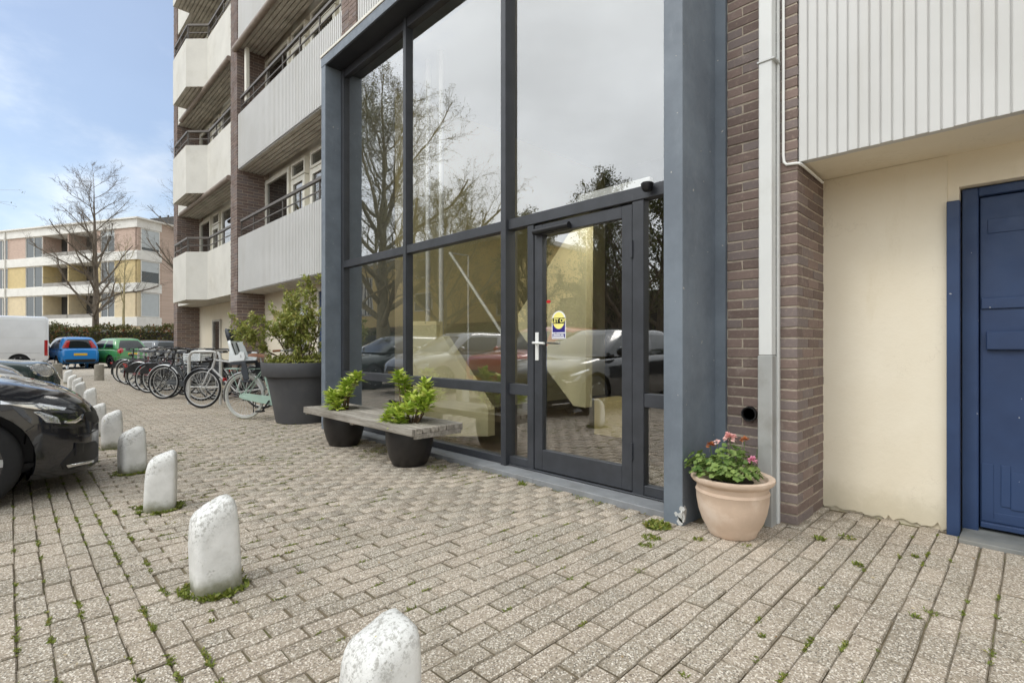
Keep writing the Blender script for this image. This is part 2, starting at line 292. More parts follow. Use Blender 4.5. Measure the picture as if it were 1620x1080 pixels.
# ------------------------------------------------------------------ mesh helpers
class MB:
    def __init__(s): s.v = []; s.f = []
    def add(s, v, f):
        o = len(s.v); s.v += [tuple(p) for p in v]; s.f += [tuple(i+o for i in q) for q in f]; return s
    def box(s, x0, x1, y0, y1, z0, z1):
        v = [(x0, y0, z0), (x1, y0, z0), (x1, y1, z0), (x0, y1, z0), (x0, y0, z1), (x1, y0, z1), (x1, y1, z1), (x0, y1, z1)]
        return s.add(v, [(0, 3, 2, 1), (4, 5, 6, 7), (0, 1, 5, 4), (1, 2, 6, 5), (2, 3, 7, 6), (3, 0, 4, 7)])
    def bar(s, p0, p1, w, h, up=(0, 0, 1)):
        p0 = Vector(p0); p1 = Vector(p1); d = (p1-p0).normalized(); u = Vector(up)
        if abs(d.dot(u)) > .98: u = Vector((0, 1, 0))
        a = d.cross(u).normalized()*w/2; b = a.cross(d).normalized()*h/2
        v = []
        for p in (p0, p1): v += [p-a-b, p+a-b, p+a+b, p-a+b]
        return s.add(v, [(0, 1, 2, 3), (7, 6, 5, 4), (0, 4, 5, 1), (1, 5, 6, 2), (2, 6, 7, 3), (3, 7, 4, 0)])
    def tube(s, pts, r, n=8, cap=True):
        P = [Vector(p) for p in pts]; m = len(P)
        rr = [r]*m if isinstance(r, (int, float)) else r
        v = []; a = None
        for i in range(m):
            d = (P[min(i+1, m-1)]-P[max(i-1, 0)]).normalized()
            if a is None: a = d.orthogonal().normalized()
            else:
                a = a-d*a.dot(d)
                a = a.normalized() if a.length > 1e-6 else d.orthogonal().normalized()
            b = d.cross(a)
            for k in range(n):
                t = 2*math.pi*k/n; v.append(P[i]+(a*math.cos(t)+b*math.sin(t))*rr[i])
        f = [(i*n+k, i*n+(k+1) % n, (i+1)*n+(k+1) % n, (i+1)*n+k) for i in range(m-1) for k in range(n)]
        if cap: f += [tuple(range(n-1, -1, -1)), tuple(range((m-1)*n, m*n))]
        return s.add(v, f)
    def lathe(s, prof, n=32, c=(0, 0, 0), axis='z', closed=False):
        v = []
        for r, h in prof:
            for k in range(n):
                t = 2*math.pi*k/n; x, y = r*math.cos(t), r*math.sin(t)
                p = (x, y, h) if axis == 'z' else ((x, h, y) if axis == 'y' else (h, x, y))
                v.append((p[0]+c[0], p[1]+c[1], p[2]+c[2]))
        m = len(prof); f = []
        for i in range(m if closed else m-1):
            j = (i+1) % m
            for k in range(n): f.append((i*n+k, i*n+(k+1) % n, j*n+(k+1) % n, j*n+k))
        if not closed:
            if prof[0][0] > 1e-5: f.append(tuple(range(n-1, -1, -1)))
            if prof[-1][0] > 1e-5: f.append(tuple(range((m-1)*n, m*n)))
        return s.add(v, f)
    def prism(s, poly, h0, h1, axis='z'):
        n = len(poly)
        def P(a, b, h): return (a, b, h) if axis == 'z' else ((a, h, b) if axis == 'y' else (h, a, b))
        v = [P(a, b, h0) for a, b in poly]+[P(a, b, h1) for a, b in poly]
        return s.add(v, [tuple(range(n-1, -1, -1)), tuple(range(n, 2*n))]+[(i, (i+1) % n, n+(i+1) % n, n+i) for i in range(n)])
    def mesh(s, name, m=None, smooth=None, bevel=0, recalc=True):
        me = bpy.data.meshes.new(name); me.from_pydata(s.v, [], s.f)
        if recalc or bevel:
            bm = bmesh.new(); bm.from_mesh(me)
            bmesh.ops.remove_doubles(bm, verts=bm.verts, dist=1e-5)
            bmesh.ops.recalc_face_normals(bm, faces=bm.faces)
            if bevel:
                ed = [e for e in bm.edges if len(e.link_faces) == 2 and e.calc_face_angle(0) > .6]
                bmesh.ops.bevel(bm, geom=ed, offset=bevel, segments=2 if bevel > .004 else 1, profile=.6, affect='EDGES', clamp_overlap=True)
            bm.to_mesh(me); bm.free()
        if smooth is not None:
            me.polygons.foreach_set('use_smooth', [True]*len(me.polygons)); me.set_sharp_from_angle(angle=R(smooth))
        if m: me.materials.append(M[m])
        return me
    def build(s, name, m, parent=None, smooth=None, bevel=0, recalc=True, kind=None):
        o = bpy.data.objects.new(name, s.mesh(name, m, smooth, bevel, recalc)); col.objects.link(o)
        if parent is not None:
            o.parent = parent
            if parent.get('_w'): o.location = -Vector(parent['_w'])
        if kind: o['kind'] = kind
        return o
def np_mesh(name, verts, faces, m, parent=None, kind=None, smooth=False):
    """verts (n,3), faces (k,3|4) -> object, fast"""
    me = bpy.data.meshes.new(name); verts = np.asarray(verts, np.float32); faces = np.asarray(faces, np.int32); k = faces.shape[1]
    me.vertices.add(len(verts)); me.vertices.foreach_set('co', verts.ravel())
    me.loops.add(faces.size); me.loops.foreach_set('vertex_index', faces.ravel())
    me.polygons.add(len(faces)); me.polygons.foreach_set('loop_start', np.arange(0, faces.size, k)); me.polygons.foreach_set('loop_total', np.full(len(faces), k))
    me.update(calc_edges=True); me.validate()
    if smooth: me.polygons.foreach_set('use_smooth', [True]*len(faces))
    me.materials.append(M[m])
    o = bpy.data.objects.new(name, me); col.objects.link(o)
    if parent is not None:
        o.parent = parent
        if parent.get('_w'): o.location = -Vector(parent['_w'])
    if kind: o['kind'] = kind
    return o
def tag(o, label, cat, group=None):
    o['label'] = label; o['category'] = cat
    if group: o['group'] = group
    return o
def thing(name, label, cat, loc=(0, 0, 0), rz=0, group=None, world=False):
    """an Empty at the thing's base; world=True: its parts are written in world coordinates"""
    o = bpy.data.objects.new(name, None); col.objects.link(o); o.location = loc; o.rotation_euler = (0, 0, rz); o.empty_display_size = .2
    if world: o['_w'] = tuple(float(x) for x in loc)
    return tag(o, label, cat, group)
def link(name, me, parent=None, loc=None, rot=None):
    o = bpy.data.objects.new(name, me); col.objects.link(o); o.parent = parent
    if loc is not None: o.location = loc
    if rot is not None: o.rotation_euler = rot
    return o
def structure(o): o['kind'] = 'structure'; return o
# ------------------------------------------------------------------ ground and paving
g = MB(); g.add([(-900, -900, -.06), (900, -900, -.06), (900, 900, -.06), (-900, 900, -.06)], [(0, 1, 2, 3)]); structure(g.build('ground', 'far_paving'))
YB = .485                               # line between the parking bay and the footpath
def sheet(name, m, x0, x1, y0, y1, z):
    b = MB(); b.add([(x0, y0, z), (x1, y0, z), (x1, y1, z), (x0, y1, z)], [(0, 1, 2, 3)]); return structure(b.build(name, m))
pavement = sheet('pavement', 'joint_bed', -24, 4, YB, 3.95, -.0105)
parking = sheet('parking_bay', 'joint_bed', -24, 4, -4, YB, -.011)
def paver_arr(l, w_, seed):
    q = random.Random(seed); v = []
    j = [(q.uniform(-.002, .002), q.uniform(-.002, .002)) for _ in range(4)]
    c = [(-1, -1), (1, -1), (1, 1), (-1, 1)]
    for z, ins in ((-.032, 0), (-.006, 0), (0, .0045)):
        for (a, b), (jx, jy) in zip(c, j): v.append((a*(w_/2-ins)+jx, b*(l/2-ins)+jy, z+(q.uniform(-.0008, .0008) if ins else 0)))
    f = [(i+k*4, (i+1) % 4+k*4, (i+1) % 4+4+k*4, i+4+k*4) for k in (0, 1) for i in range(4)]+[(8, 9, 10, 11)]
    return np.array(v), np.array(f)
NV = 8
PV = [paver_arr(.2010, .0902, 30+i) for i in range(NV)]
PVM = []
for i, (v, f) in enumerate(PV):
    b = MB(); b.v = [tuple(x) for x in v]; b.f = [tuple(int(k) for k in q) for q in f]; PVM.append(b.mesh('paver', 'paver', recalc=False))
def lay(parent, spots, nobj=300):
    """spots: (x, y, rz). The ones that show largest become objects, the rest one joined part."""
    S = []
    for x, y, rz in spots:
        px, py, D = proj(x, y, 0)
        vis = D > .3 and -40 < px < 1660 and py < 1110
        S.append((D if vis else 1e3+abs(x)+abs(y), x, y, rz))
    S.sort(); V = []; F = []; o = 0
    for i, (_, x, y, rz) in enumerate(S):
        k = rnd.randrange(NV); tx, ty = rnd.gauss(0, .006), rnd.gauss(0, .006)
        z = rnd.gauss(0, .0012)+  .0025*math.sin(x*1.1+y*.7)*math.sin(y*1.7-x*.4); rj = rnd.gauss(0, .008)
        if i < nobj: link('paver', PVM[k], parent, (x, y, z), (tx, ty, rz+rj))
        else:
            v, f = PV[k]; c, s_ = math.cos(rz+rj), math.sin(rz+rj)
            V.append(np.stack([v[:, 0]*c-v[:, 1]*s_+x, v[:, 0]*s_+v[:, 1]*c+y, v[:, 2]+z+v[:, 1]*tx-v[:, 0]*ty], 1)); F.append(f+o); o += len(v)
    np_mesh('paver_field', np.concatenate(V), np.concatenate(F), 'paver', parent, 'stuff')
PX, PL = .0935, .2095
sp = []; halves = []; i = 0; x = -23.9
while x < 3.9:
    off = (i % 2)*PL/2+rnd.uniform(-.012, .012); y = YB+.104+off
    if i % 2: halves.append((x, YB+.104+off-.75*PL))
    yend = 2.93 if -6.46 < x < -1.46 else (3.37 if -1.46 < x < -1.03 else 3.9)
    while y < yend-.02:
        if y > YB+.05 and not (-.36 < x < 1.1 and y > 3.80): sp.append((x+rnd.gauss(0, .0008), y+rnd.gauss(0, .002), 0))
        y += PL
    x += PX; i += 1
lay(pavement, sp)
hm = MB(); hv, hf = paver_arr(.098, .0895, 77)
hm.v = [tuple(p) for p in hv]; hm.f = [tuple(int(k) for k in q) for q in hf]; hm = hm.mesh('paver', 'paver', recalc=False)
for x, y in halves:
    if x > -14: link('half_paver', hm, pavement, (x, y, rnd.gauss(-.003, .001)), (rnd.gauss(0, .008), rnd.gauss(0, .008), 0))
sp = []; y = YB-PX/2; j = 0
while y > -3.9:
    x = -23.9+(j % 2)*PL/2+rnd.uniform(-.02, .02)
    while x < 3.5: sp.append((x, y+rnd.gauss(0, .001), math.pi/2)); x += .212+rnd.gauss(0, .001)
    y -= PX; j += 1
lay(parking, sp)
sheet('road', 'far_paving', -120, 60, -34, -4, -.02)
sheet('forecourt', 'far_paving', -75, -24, -4, 30, -.014)

# ------------------------------------------------------------------ the apartment building
BW = (-6.0, 3.9, 0)
bld = thing('apartment_building', 'tall apartment building with dark brick piers, cream ground floor and white balcony fronts', 'building', BW, world=True)
YF, YW = 3.35, 3.9
ZF = [2.176+2.535*k for k in range(5)]; PH = 1.12; ZT = ZF[-1]+2.6
XR = [-.985, -6.43, -11.52, -16.8]
CH = .0624; BL, BH = .205, .0515                 # course height, brick length and height
def brick_list(x0, x1, z0, z1, ret):
    """front face x0..x1 at YF, return face at x1 running back; yields boxes"""
    out = []; k = 0; z = z0
    while z < z1-.01:
        xs = []
        if k % 2 == 0:                           # stretchers on the front, the corner brick shows its header on the return
            x = x1
            while x-x0 > .03: a = max(x-.21+.009, x0); xs.append((a, x, YF, YF+.1)); x -= .21+.004
            y = YF+.1+.009
        else:                                    # headers on the front, corner stretcher runs along the return
            xs.append((x1-.1, x1, YF, YF+.205)); x = x1-.109
            while x-x0 > .03: a = max(x-.1, x0); xs.append((a, x, YF, YF+.1)); x -= .109
            y = YF+.205+.009
        if ret(z):
            while y < YW-.02: b = min(y+.205, YW); xs.append((x1-.1, x1, y, b)); y = b+.009
        for a, b, c, d in xs: out.append((a, b, c, d, z+.0055, z+.0055+BH))
        z += CH; k += 1
    return out
def brick_box(b, j=.0012):
    x0, x1, y0, y1, z0, z1 = b; q = lambda: rnd.gauss(0, j)
    dx, dy, dz = q(), q(), q(); m_ = MB().box(x0+dx, x1+dx, y0+dy, y1+dy, z0+dz, z1+dz)
    return m_
# pier beside the entrance: every brick its own piece
pier = MB().box(-1.405, XR[0]-.0045, YF+.0045, YW+.3, 0, 4.75).build('brick_pier', 'mortar', bld)
BR = brick_list(-1.405, XR[0], 0, 3.4, lambda z: z < 2.2)
vis = []; hid = MB()
BR.sort(key=lambda b: -b[5]+(-9 if True else 0))
BR.sort(key=lambda b: b[4])
cache = {}
for b in BR[:300]:
    sz = (round(b[1]-b[0], 3), round(b[3]-b[2], 3)); key = (sz, rnd.randrange(3))
    if key not in cache:
        bb = MB().box(-sz[0]/2, sz[0]/2, -sz[1]/2, sz[1]/2, -BH/2, BH/2); bb.v = [tuple(c+rnd.gauss(0, .0009) for c in p) for p in bb.v]; cache[key] = bb.mesh('brick', 'brick', bevel=.0025)
    link('brick', cache[key], pier, ((b[0]+b[1])/2+rnd.gauss(0, .0008), (b[2]+b[3])/2+rnd.gauss(0, .001), (b[4]+b[5])/2+rnd.gauss(0, .0008)))
for b in BR[300:]: q = brick_box(b); hid.add(q.v, q.f)
for b in brick_list(-1.405, XR[0], CH*55, 4.7, lambda z: False): q = brick_box(b); hid.add(q.v, q.f)
hid.build('brickwork', 'brick', pier, kind='stuff')
for xr in XR[1:]:
    core = MB().box(xr-.43, xr-.0045, YF+.0045, YW+.3, 0 if xr < -7 else 4.7, ZT).build('brick_pier', 'mortar', bld)
    m_ = MB()
    for b in brick_list(xr-.43, xr, 0 if xr < -7 else CH*76, ZT, lambda z: True): q = brick_box(b); m_.add(q.v, q.f)
    m_.build('brickwork', 'brick', core, kind='stuff')
# walls
wl = MB().box(-17.3, -6.35, YW, YW+.25, 0, 2.3).box(-.985, -.30, YW, YW+.25, -.02, 2.3).box(-.30, .78, YW, YW+.25, 1.99, 2.3).box(.78, 4, YW, YW+.25, -.02, 2.3)
wl.box(-1.45, -.985, YW+.02, YW+.2, -.02, 4.75); wl.build('wall', 'cream_wall', bld)
pj = [(-.988, 2.18), (-.352, 2.18)]; xj = -.352
while xj > -.985: pj.append((xj, max(0, rnd.gauss(.014, .010)))); xj -= rnd.uniform(.012, .03)
pj.append((-.988, .02)); MB().prism(pj, YW-.014, YW-.001, 'y').build('plaster', 'cream_wall', bld)
core = MB().box(-17.3, -6.5, YW+.3, 14, 0, ZT).box(-1.3, 4, YW+.6, 14, 0, ZT).box(-6.5, -1.3, YW, 14, 4.85, ZT).box(-17.3, 4, YF+.1, 14, ZT+.002, ZT+.35)
core.build('wall', 'far_dark', bld)
MB().box(-1.3, 4, YW+.25, YW+.6, 2.3, 4.8).build('wall', 'frame_white', bld)
# ground floor openings on the left
def window(x0, x1, z0, z1, y=YW, m='frame_white', back='dark_room', par=bld, glass='window_glass', fr=.05, mid=None, name='window'):
    f = MB()
    f.box(x0, x0+fr, y-.03, y+.06, z0, z1).box(x1-fr, x1, y-.03, y+.06, z0, z1).box(x0+fr, x1-fr, y-.027, y+.058, z0, z0+fr).box(x0+fr, x1-fr, y-.027, y+.058, z1-fr, z1)
    if mid: f.box(x0+fr, x1-fr, y-.025, y+.05, mid-.025, mid+.025)
    o = f.build(name, m, par, bevel=.004)
    MB().box(x0+fr-.004, x1-fr+.004, y+.005, y+.013, z0+fr-.004, z1-fr+.004).build('pane', glass, o)
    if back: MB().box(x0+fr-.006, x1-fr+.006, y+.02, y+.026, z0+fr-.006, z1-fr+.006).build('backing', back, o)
    return o
window(-15.35, -14.65, .55, 1.75, YW-.02, 'soffit')
MB().box(-10.95, -10.80, YW-.03, YW, 1.55, 1.78).build('house_number_plate', 'far_ochre', bld, bevel=.004)
window(-10.1, -9.2, .9, 1.9, YW-.02, 'soffit')
dl = MB().box(-8.75, -7.75, YW-.03, YW+.05, 0.02, 2.02).build('door', 'blue_paint', bld, bevel=.006); dl['label'] = 'blue door behind the leafy shrub'
MB().box(-8.82, -8.752, YW-.05, YW+.05, 0, 2.1).box(-7.748, -7.68, YW-.05, YW+.05, 0, 2.1).box(-8.752, -7.748, YW-.05, YW+.05, 2.022, 2.1).build('door_frame', 'frame_white', dl)
# balconies
def rib_panel(x0, x1, z0, z1, y, pitch=.062, d=.03):
    p = []; x = x0
    while x < x1-.001:
        for dx, dy in ((0, d), (.018, d), (.020, 0), (pitch-.006, 0), (pitch, d)): p.append((min(x+dx, x1), y+dy))
        x += pitch
    n = len(p); m_ = MB(); m_.add([(a, b, z0) for a, b in p]+[(a, b, z1) for a, b in p], [(i, i+1, n+i+1, n+i) for i in range(n-1)])
    m_.box(x0, x1, y+d+.002, y+.07, z0-.012, z1+.01)
    return m_
def soffit(zk, xa, xb, bay=None):
    m_ = MB(); y = YF+.05 if not bay else 3.02
    while y < YW-.03:
        a, b = xa, xb
        if bay and y < YF+.02:
            a = -15.48; b = -14.15+.37*(y-3.0)/.36
        m_.box(a, b, y+.008, y+.068, zk-.016, zk+.02); y += .082
    m_.box(xa, xb, YF+.06, YW, zk+.014, zk+.16)
    if bay: m_.prism([(-15.46, 3.05), (-14.17, 3.05), (-13.8, 3.4), (-15.46, 3.4)], zk+.012, zk+.16)
    return m_.build('soffit', 'soffit', bld)
def railing(pts, z0, step=.72):
    r_ = MB(); zr = z0+.34
    for (xa, ya), (xb, yb) in zip(pts, pts[1:]):
        r_.bar((xa, ya, zr), (xb, yb, zr), .045, .045); L_ = math.hypot(xb-xa, yb-ya)
        r_.bar((xa, ya, z0+.16), (xb, yb, z0+.16), .018, .018)
    o = r_.build('railing', 'rail_metal', bld)
    for (xa, ya), (xb, yb) in zip(pts, pts[1:]):
        L_ = math.hypot(xb-xa, yb-ya); n = max(1, round(L_/step))
        for i in range(n+1):
            t = (i+.04)/(n+.08); x, y = xa+(xb-xa)*t, ya+(yb-ya)*t
            MB().box(x-.011, x+.011, y-.011, y+.011, z0-.02, zr-.018).build('post', 'rail_metal', o)
for k, zk in enumerate(ZF):
    # ribbed bay next to the entrance
    x0, x1 = XR[2]+.005, XR[1]-.435
    rib_panel(x0, x1, zk, zk+PH, YF+.015).build('balcony_panel', 'panel_white', bld)
    soffit(zk, x0, x1); railing([(x0+.06, YF+.06), (x1-.06, YF+.06)], zk+PH)
    wz0, wz1 = zk+.17, zk+2.5
    MB().box(XR[2], x1+.01, YW+.08, YW+.25, zk+.0, zk+2.55).build('wall', 'frame_white', bld)
    a = XR[2]+.02
    window(a, a+1.3, wz0, wz1-.1, YW+.02, fr=.09); window(a+1.42, a+2.06, wz0, wz1-.42, YW+.02, fr=.1, name='balcony_door'); window(a+1.42, a+2.06, wz1-.4, wz1-.1, YW+.02, back='curtain')
    window(a+2.3, a+3.3, wz0+.5, wz1-.42, YW+.02, fr=.1, back='dark_room'); window(a+2.3, a+3.3, wz1-.4, wz1-.1, YW+.02, back='curtain'); window(a+3.45, a+4.45, wz0, wz1-.1, YW+.02, fr=.09)
    # angled bay beyond the brick pier
    xa, xb = XR[3]+.005, XR[2]-.435
    pl = [(xb, YF+.015), (-13.78, YF+.015), (-14.15, 3.0), (-15.5, 3.0), (-15.5, YF+.03)]
    pb = MB(); inn = [(xb, YF+.08), (-13.76, YF+.08), (-14.12, 3.07), (-15.43, 3.07), (-15.43, YF+.09)]
    pb.prism(pl+inn[::-1], zk-.01, zk+PH+.01)
    pb.build('balcony_panel', 'panel_plain', bld)
    MB().box(xa, -15.502, YF+.02, YF+.09, zk-.01, zk+PH+.01).build('balcony_panel', 'panel_plain', bld)
    soffit(zk, xa, xb, True); railing([(xb-.05, YF+.05), (-13.77, YF+.05), (-14.13, 3.04), (-15.46, 3.04), (-15.46, YF)], zk+PH, .62)
    MB().box(xa, xb, YW+.08, YW+.25, zk, zk+2.55).build('wall', 'frame_white', bld)
    a = xa+.02
    window(a, a+1.1, wz0, wz1-.1, YW+.02, fr=.09); window(a+1.25, a+1.9, wz0, wz1-.42, YW+.02, fr=.1, name='balcony_door'); window(a+1.25, a+1.9, wz1-.4, wz1-.1, YW+.02, back='curtain'); window(a+2.1, a+3.0, wz0+.5, wz1-.1, YW+.02, fr=.09); window(a+3.2, a+4.6, wz0, wz1-.1, YW+.02, fr=.09)
    if k in (1, 2): MB().tube([(xa+.6, 3.02, zk-.08), (xb+.03, 3.02+.31, zk-.08)] if False else [(xa+.55, YF-.02, zk-.07), (xb-.02, YF-.02, zk-.07)], .055, 10).build('awning_cassette', 'awning_metal', bld, smooth=40)
    if k == 2: MB().tube([(x0-.06, YF-.03, zk-.06), (x1+.02, YF-.03, zk-.06)], .06, 10).build('awning_cassette', 'awning_metal', bld, smooth=40)
    if k == 2:
        MB().bar((x0+.22, YF+.12, zk-.1), (x0+.30, YF+.1, zk-1.2), .12, .06).build('awning_arm', 'frame_white', bld)
    # bay over the entrance
    if k >= 1:
        rib_panel(XR[1]+.005, XR[0]-.43, zk+.14, zk+PH, YF+.015).build('balcony_panel', 'panel_white', bld); railing([(XR[1]+.06, YF+.06), (XR[0]-.5, YF+.06)], zk+PH)
        MB().box(XR[1], XR[0]-.4, YW+.08, YW+.25, zk, zk+2.55).build('wall', 'frame_white', bld)
        for q in range(3): window(XR[1]+.2+q*1.6, XR[1]+1.5+q*1.6, wz0, wz1-.1, YW+.02, fr=.09)
# balcony front over the blue door: each rib a board of its own
zk = ZF[0]
bp = MB().box(XR[0]+.002, 3.0, YF+.012, YF+.07, zk-.003, zk+PH).build('balcony_panel', 'panel_white', bld)
rb = MB(); pr = [(0, .009), (.005, .002), (.043, .002), (.048, .009)]
rb.prism([(a, b) for a, b in pr], -.004, PH+.002); rbm = rb.mesh('panel_board', 'panel_white', bevel=.002)
for i in range(78): link('panel_board', rbm, bp, (XR[0]+.003+i*.0505, YF+.001, zk-.004+rnd.gauss(0, .0012)))
MB().box(XR[0]-.05, 3.0, YF+.071, YW, zk+.006, zk+.16).build('soffit', 'cream_wall', bld)
# blue service door
dy = 4.0
dr = MB().box(-.218, .70, dy, dy+.045, .035, 1.93).build('door', 'blue_paint', bld, bevel=.003); dr['label'] = 'blue wooden service door with nailed-on boards'
fr_ = MB().box(-.293, -.222, dy-.04, dy+.1, -.02, 1.985).box(.704, .775, dy-.04, dy+.1, -.02, 1.985).box(-.222, .704, dy-.036, dy+.1, 1.934, 1.985); fr_.build('door_frame', 'blue_paint', dr, bevel=.004)
MB().box(-.352, -.294, YW-.05, YW-.002, -.01, 1.905).build('casing_board', 'blue_paint', dr, bevel=.003)
def dz(y): return onY(1580, y, dy)[1]
MB().box(-.185, .66, dy-.005, dy-.001, dz(368), dz(345)).build('top_board', 'blue_paint', dr, bevel=.002)
MB().box(-.212, .695, dy-.012, dy-.001, dz(488), dz(470)).build('cross_board', 'blue_paint', dr, bevel=.003)
MB().box(-.190, .68, dy-.03, dy-.001, dz(553), dz(524)).build('letter_flap', 'blue_paint', dr, bevel=.004)
MB().box(-.212, -.16, dy-.005, dy-.001, .075, dz(735)).box(-.16+.03, -.16+.07, dy-.005, dy-.001, dz(800), dz(735)).box(-.16, .69, dy-.005, dy-.001, .075, .13).build('kick_board', 'blue_paint', dr, bevel=.002)
MB().box(-.13+.04, .64, dy-.006, dy-.001, dz(803), dz(744)).build('kick_panel', 'blue_paint', dr, bevel=.002)
MB().box(-.215, .69, dy-.022, dy-.001, .038, .068).build('weather_bar', 'blue_paint', dr, bevel=.004)
MB().box(-.29, 1.2, 3.72, dy+.08, -.02, .02).build('threshold', 'threshold', dr, bevel=.004)

# ------------------------------------------------------------------ glazed entrance
PW = (-4.0, 3.1, 0)
por = thing('entrance_portico', 'dark blue-grey framed glass entrance rising two storeys', 'entrance', PW, world=True)
XL0, XL1, XC0, XC1 = -6.46, -6.345, -1.60, -1.475; YC = 2.88; YG = 3.10; ZP = 4.66
MB().box(XL0, XL1, YC, YW, 0, ZP+.003).build('column', 'portico_paint', por, bevel=.005)
MB().box(XC0, XC1, YC, YF+.06, -.01, ZP+.003).build('column', 'portico_paint', por, bevel=.005)
MB().box(XL0-.004, XC1+.004, YC-.004, YG+.1, ZP+.004, ZP+.12).box(XL0-.004, XC1+.004, YG+.1, YF+.1, ZP+.01, ZP+.118).build('beam', 'portico_paint', por, bevel=.005)
MB().box(XL1, XC0, YC+.012, YG+.09, ZP-.004, ZP+.003).build('beam_shade_plate', 'beam_shade', por)  # plate added below the beam, its dark colour painted as underside shade
MB().box(XL0-.012, XC1+.012, YC-.014, YF+.012, ZP+.122, ZP+.155).build('flashing', 'frame_white', por, bevel=.003)
MB().box(XC1, -1.408, YF-.02, YF+.05, 0, ZP).build('cover_strip', 'portico_paint', por)
sl = [(-6.345, -5.1), (-5.098, -3.9), (-3.898, -2.75), (-2.748, -1.602)]
for a, b in sl: MB().box(a, b, 2.925, YG+.09, -.03, .038).build('stone_sill', 'stone_sill', por, bevel=.004)
F = lambda *a: MB().box(*a)
FY0, FY1 = YG, YG+.085
def member(n, *a, bv=.004): return MB().box(*a).build(n, 'frame_paint', por, bevel=bv)
member('mullion', XL1, -6.28, FY0-.01, FY1, .04, ZP)
member('mullion', -4.858, -4.804, FY0-.015, FY1, .04, ZP); member('mullion', -3.262, -3.201, FY0-.04, FY1, .0385, ZP)
member('mullion', -2.978, -2.908, FY0, FY1, .04, 2.08); member('mullion', -1.962, -1.872, FY0, FY1, .04, 2.08); member('mullion', -1.63, XC0-.001, FY0, FY1, .04, ZP)
cols_ = [(-6.28, -4.858), (-4.804, -3.262), (-3.201, -1.63)]
for a, b in cols_:
    member('transom', a, b, FY0+.004, FY1-.002, 4.56, ZP); member('transom', a, b, FY0-.006, FY1-.002, 2.082, 2.172)
    if a < -3.25: member('transom', a, b, FY0-.006, FY1-.002, .655, .748)
    member('transom', a, b, FY0-.008, FY1-.002, .042, .105 if a < -3.25 else .052)
for a, b in ((-3.201, -2.978), (-1.872, -1.63)):
    member('transom', a, b, FY0+.004, FY1-.002, .655, .748); member('transom', a, b, FY0+.004, FY1-.002, .053, .12)
def pane(a, b, z0, z1, par=por, y=YG+.035): return MB().box(a-.004, b+.004, y, y+.008, z0-.004, z1+.004).build('pane', 'facade_glass', par)
for a, b in cols_:
    pane(a, b, 2.172, 4.56)
    if a < -3.25: pane(a, b, .748, 2.082); pane(a, b, .105, .655)
for a, b in ((-3.201, -2.978), (-1.872, -1.63)): pane(a, b, .748, 2.082); pane(a, b, .12, .655)
D0, D1, DZ0, DZ1 = -2.902, -1.968, .06, 2.068
dm = MB().box(D0, D0+.085, FY0+.008, FY1-.01, DZ0, DZ1).box(D1-.085, D1, FY0+.008, FY1-.01, DZ0, DZ1).box(D0+.085, D1-.085, FY0+.010, FY1-.012, DZ0, DZ0+.165).box(D0+.085, D1-.085, FY0+.010, FY1-.012, DZ1-.085, DZ1)
door = dm.build('door', 'frame_paint', por, bevel=.003); door['label'] = 'glazed entrance door with white lever handle'
pane(D0+.085, D1-.085, DZ0+.165, DZ1-.085, door)
MB().tube([(D0+.03, FY0-.03, DZ1-.062), (D0+.4, FY0-.03, DZ1-.062)], .026, 14).box(D0+.02, D0+.39, FY0-.03, FY0+.008, DZ1-.08, DZ1-.045).build('door_closer', 'black_plastic', door, smooth=40)
hx = D0+.036
MB().box(hx-.018, hx+.018, FY0-.004, FY0+.009, .955, 1.185).build('handle_plate', 'pvc_white', door, bevel=.003)
MB().tube([(hx, FY0, 1.10), (hx, FY0-.05, 1.10), (hx+.02, FY0-.055, 1.10), (hx+.13, FY0-.055, 1.095)], .010, 10).build('door_handle', 'pvc_white', door, smooth=50)
MB().tube([(hx, FY1, 1.10), (hx, FY1+.06, 1.10), (hx+.12, FY1+.062, 1.095)], .009, 8).build('door_handle', 'alu', door, smooth=50)
for z in (.34, 1.75):
    MB().tube([(D1+.004, FY0-.006, z-.06), (D1+.004, FY0-.006, z+.06)], .011, 10).build('hinge', 'frame_paint', door, smooth=40)
# plaster chips at the foot of the column
cp = MB()
for (x, z, s_) in ((-1.482, .05, .032), (-1.478, .10, .018), (-1.515, .06, .012), (-1.49, .025, .02)):
    n = 9; p = [(x+math.cos(t*2*math.pi/n)*s_*rnd.uniform(.6, 1.2), z+math.sin(t*2*math.pi/n)*s_*rnd.uniform(.7, 1.5)) for t in range(n)]
    cp.prism(p, YC-.0035, YC+.004, 'y')
n = 11; p = [(YC+.015+math.cos(t*2*math.pi/n)*.03*rnd.uniform(.7, 1.2), .065+math.sin(t*2*math.pi/n)*.05*rnd.uniform(.6, 1.2)) for t in range(n)]
cp.prism(p, XC1-.003, XC1+.0035, 'x'); cp.build('paint_chip', 'curtain', por)
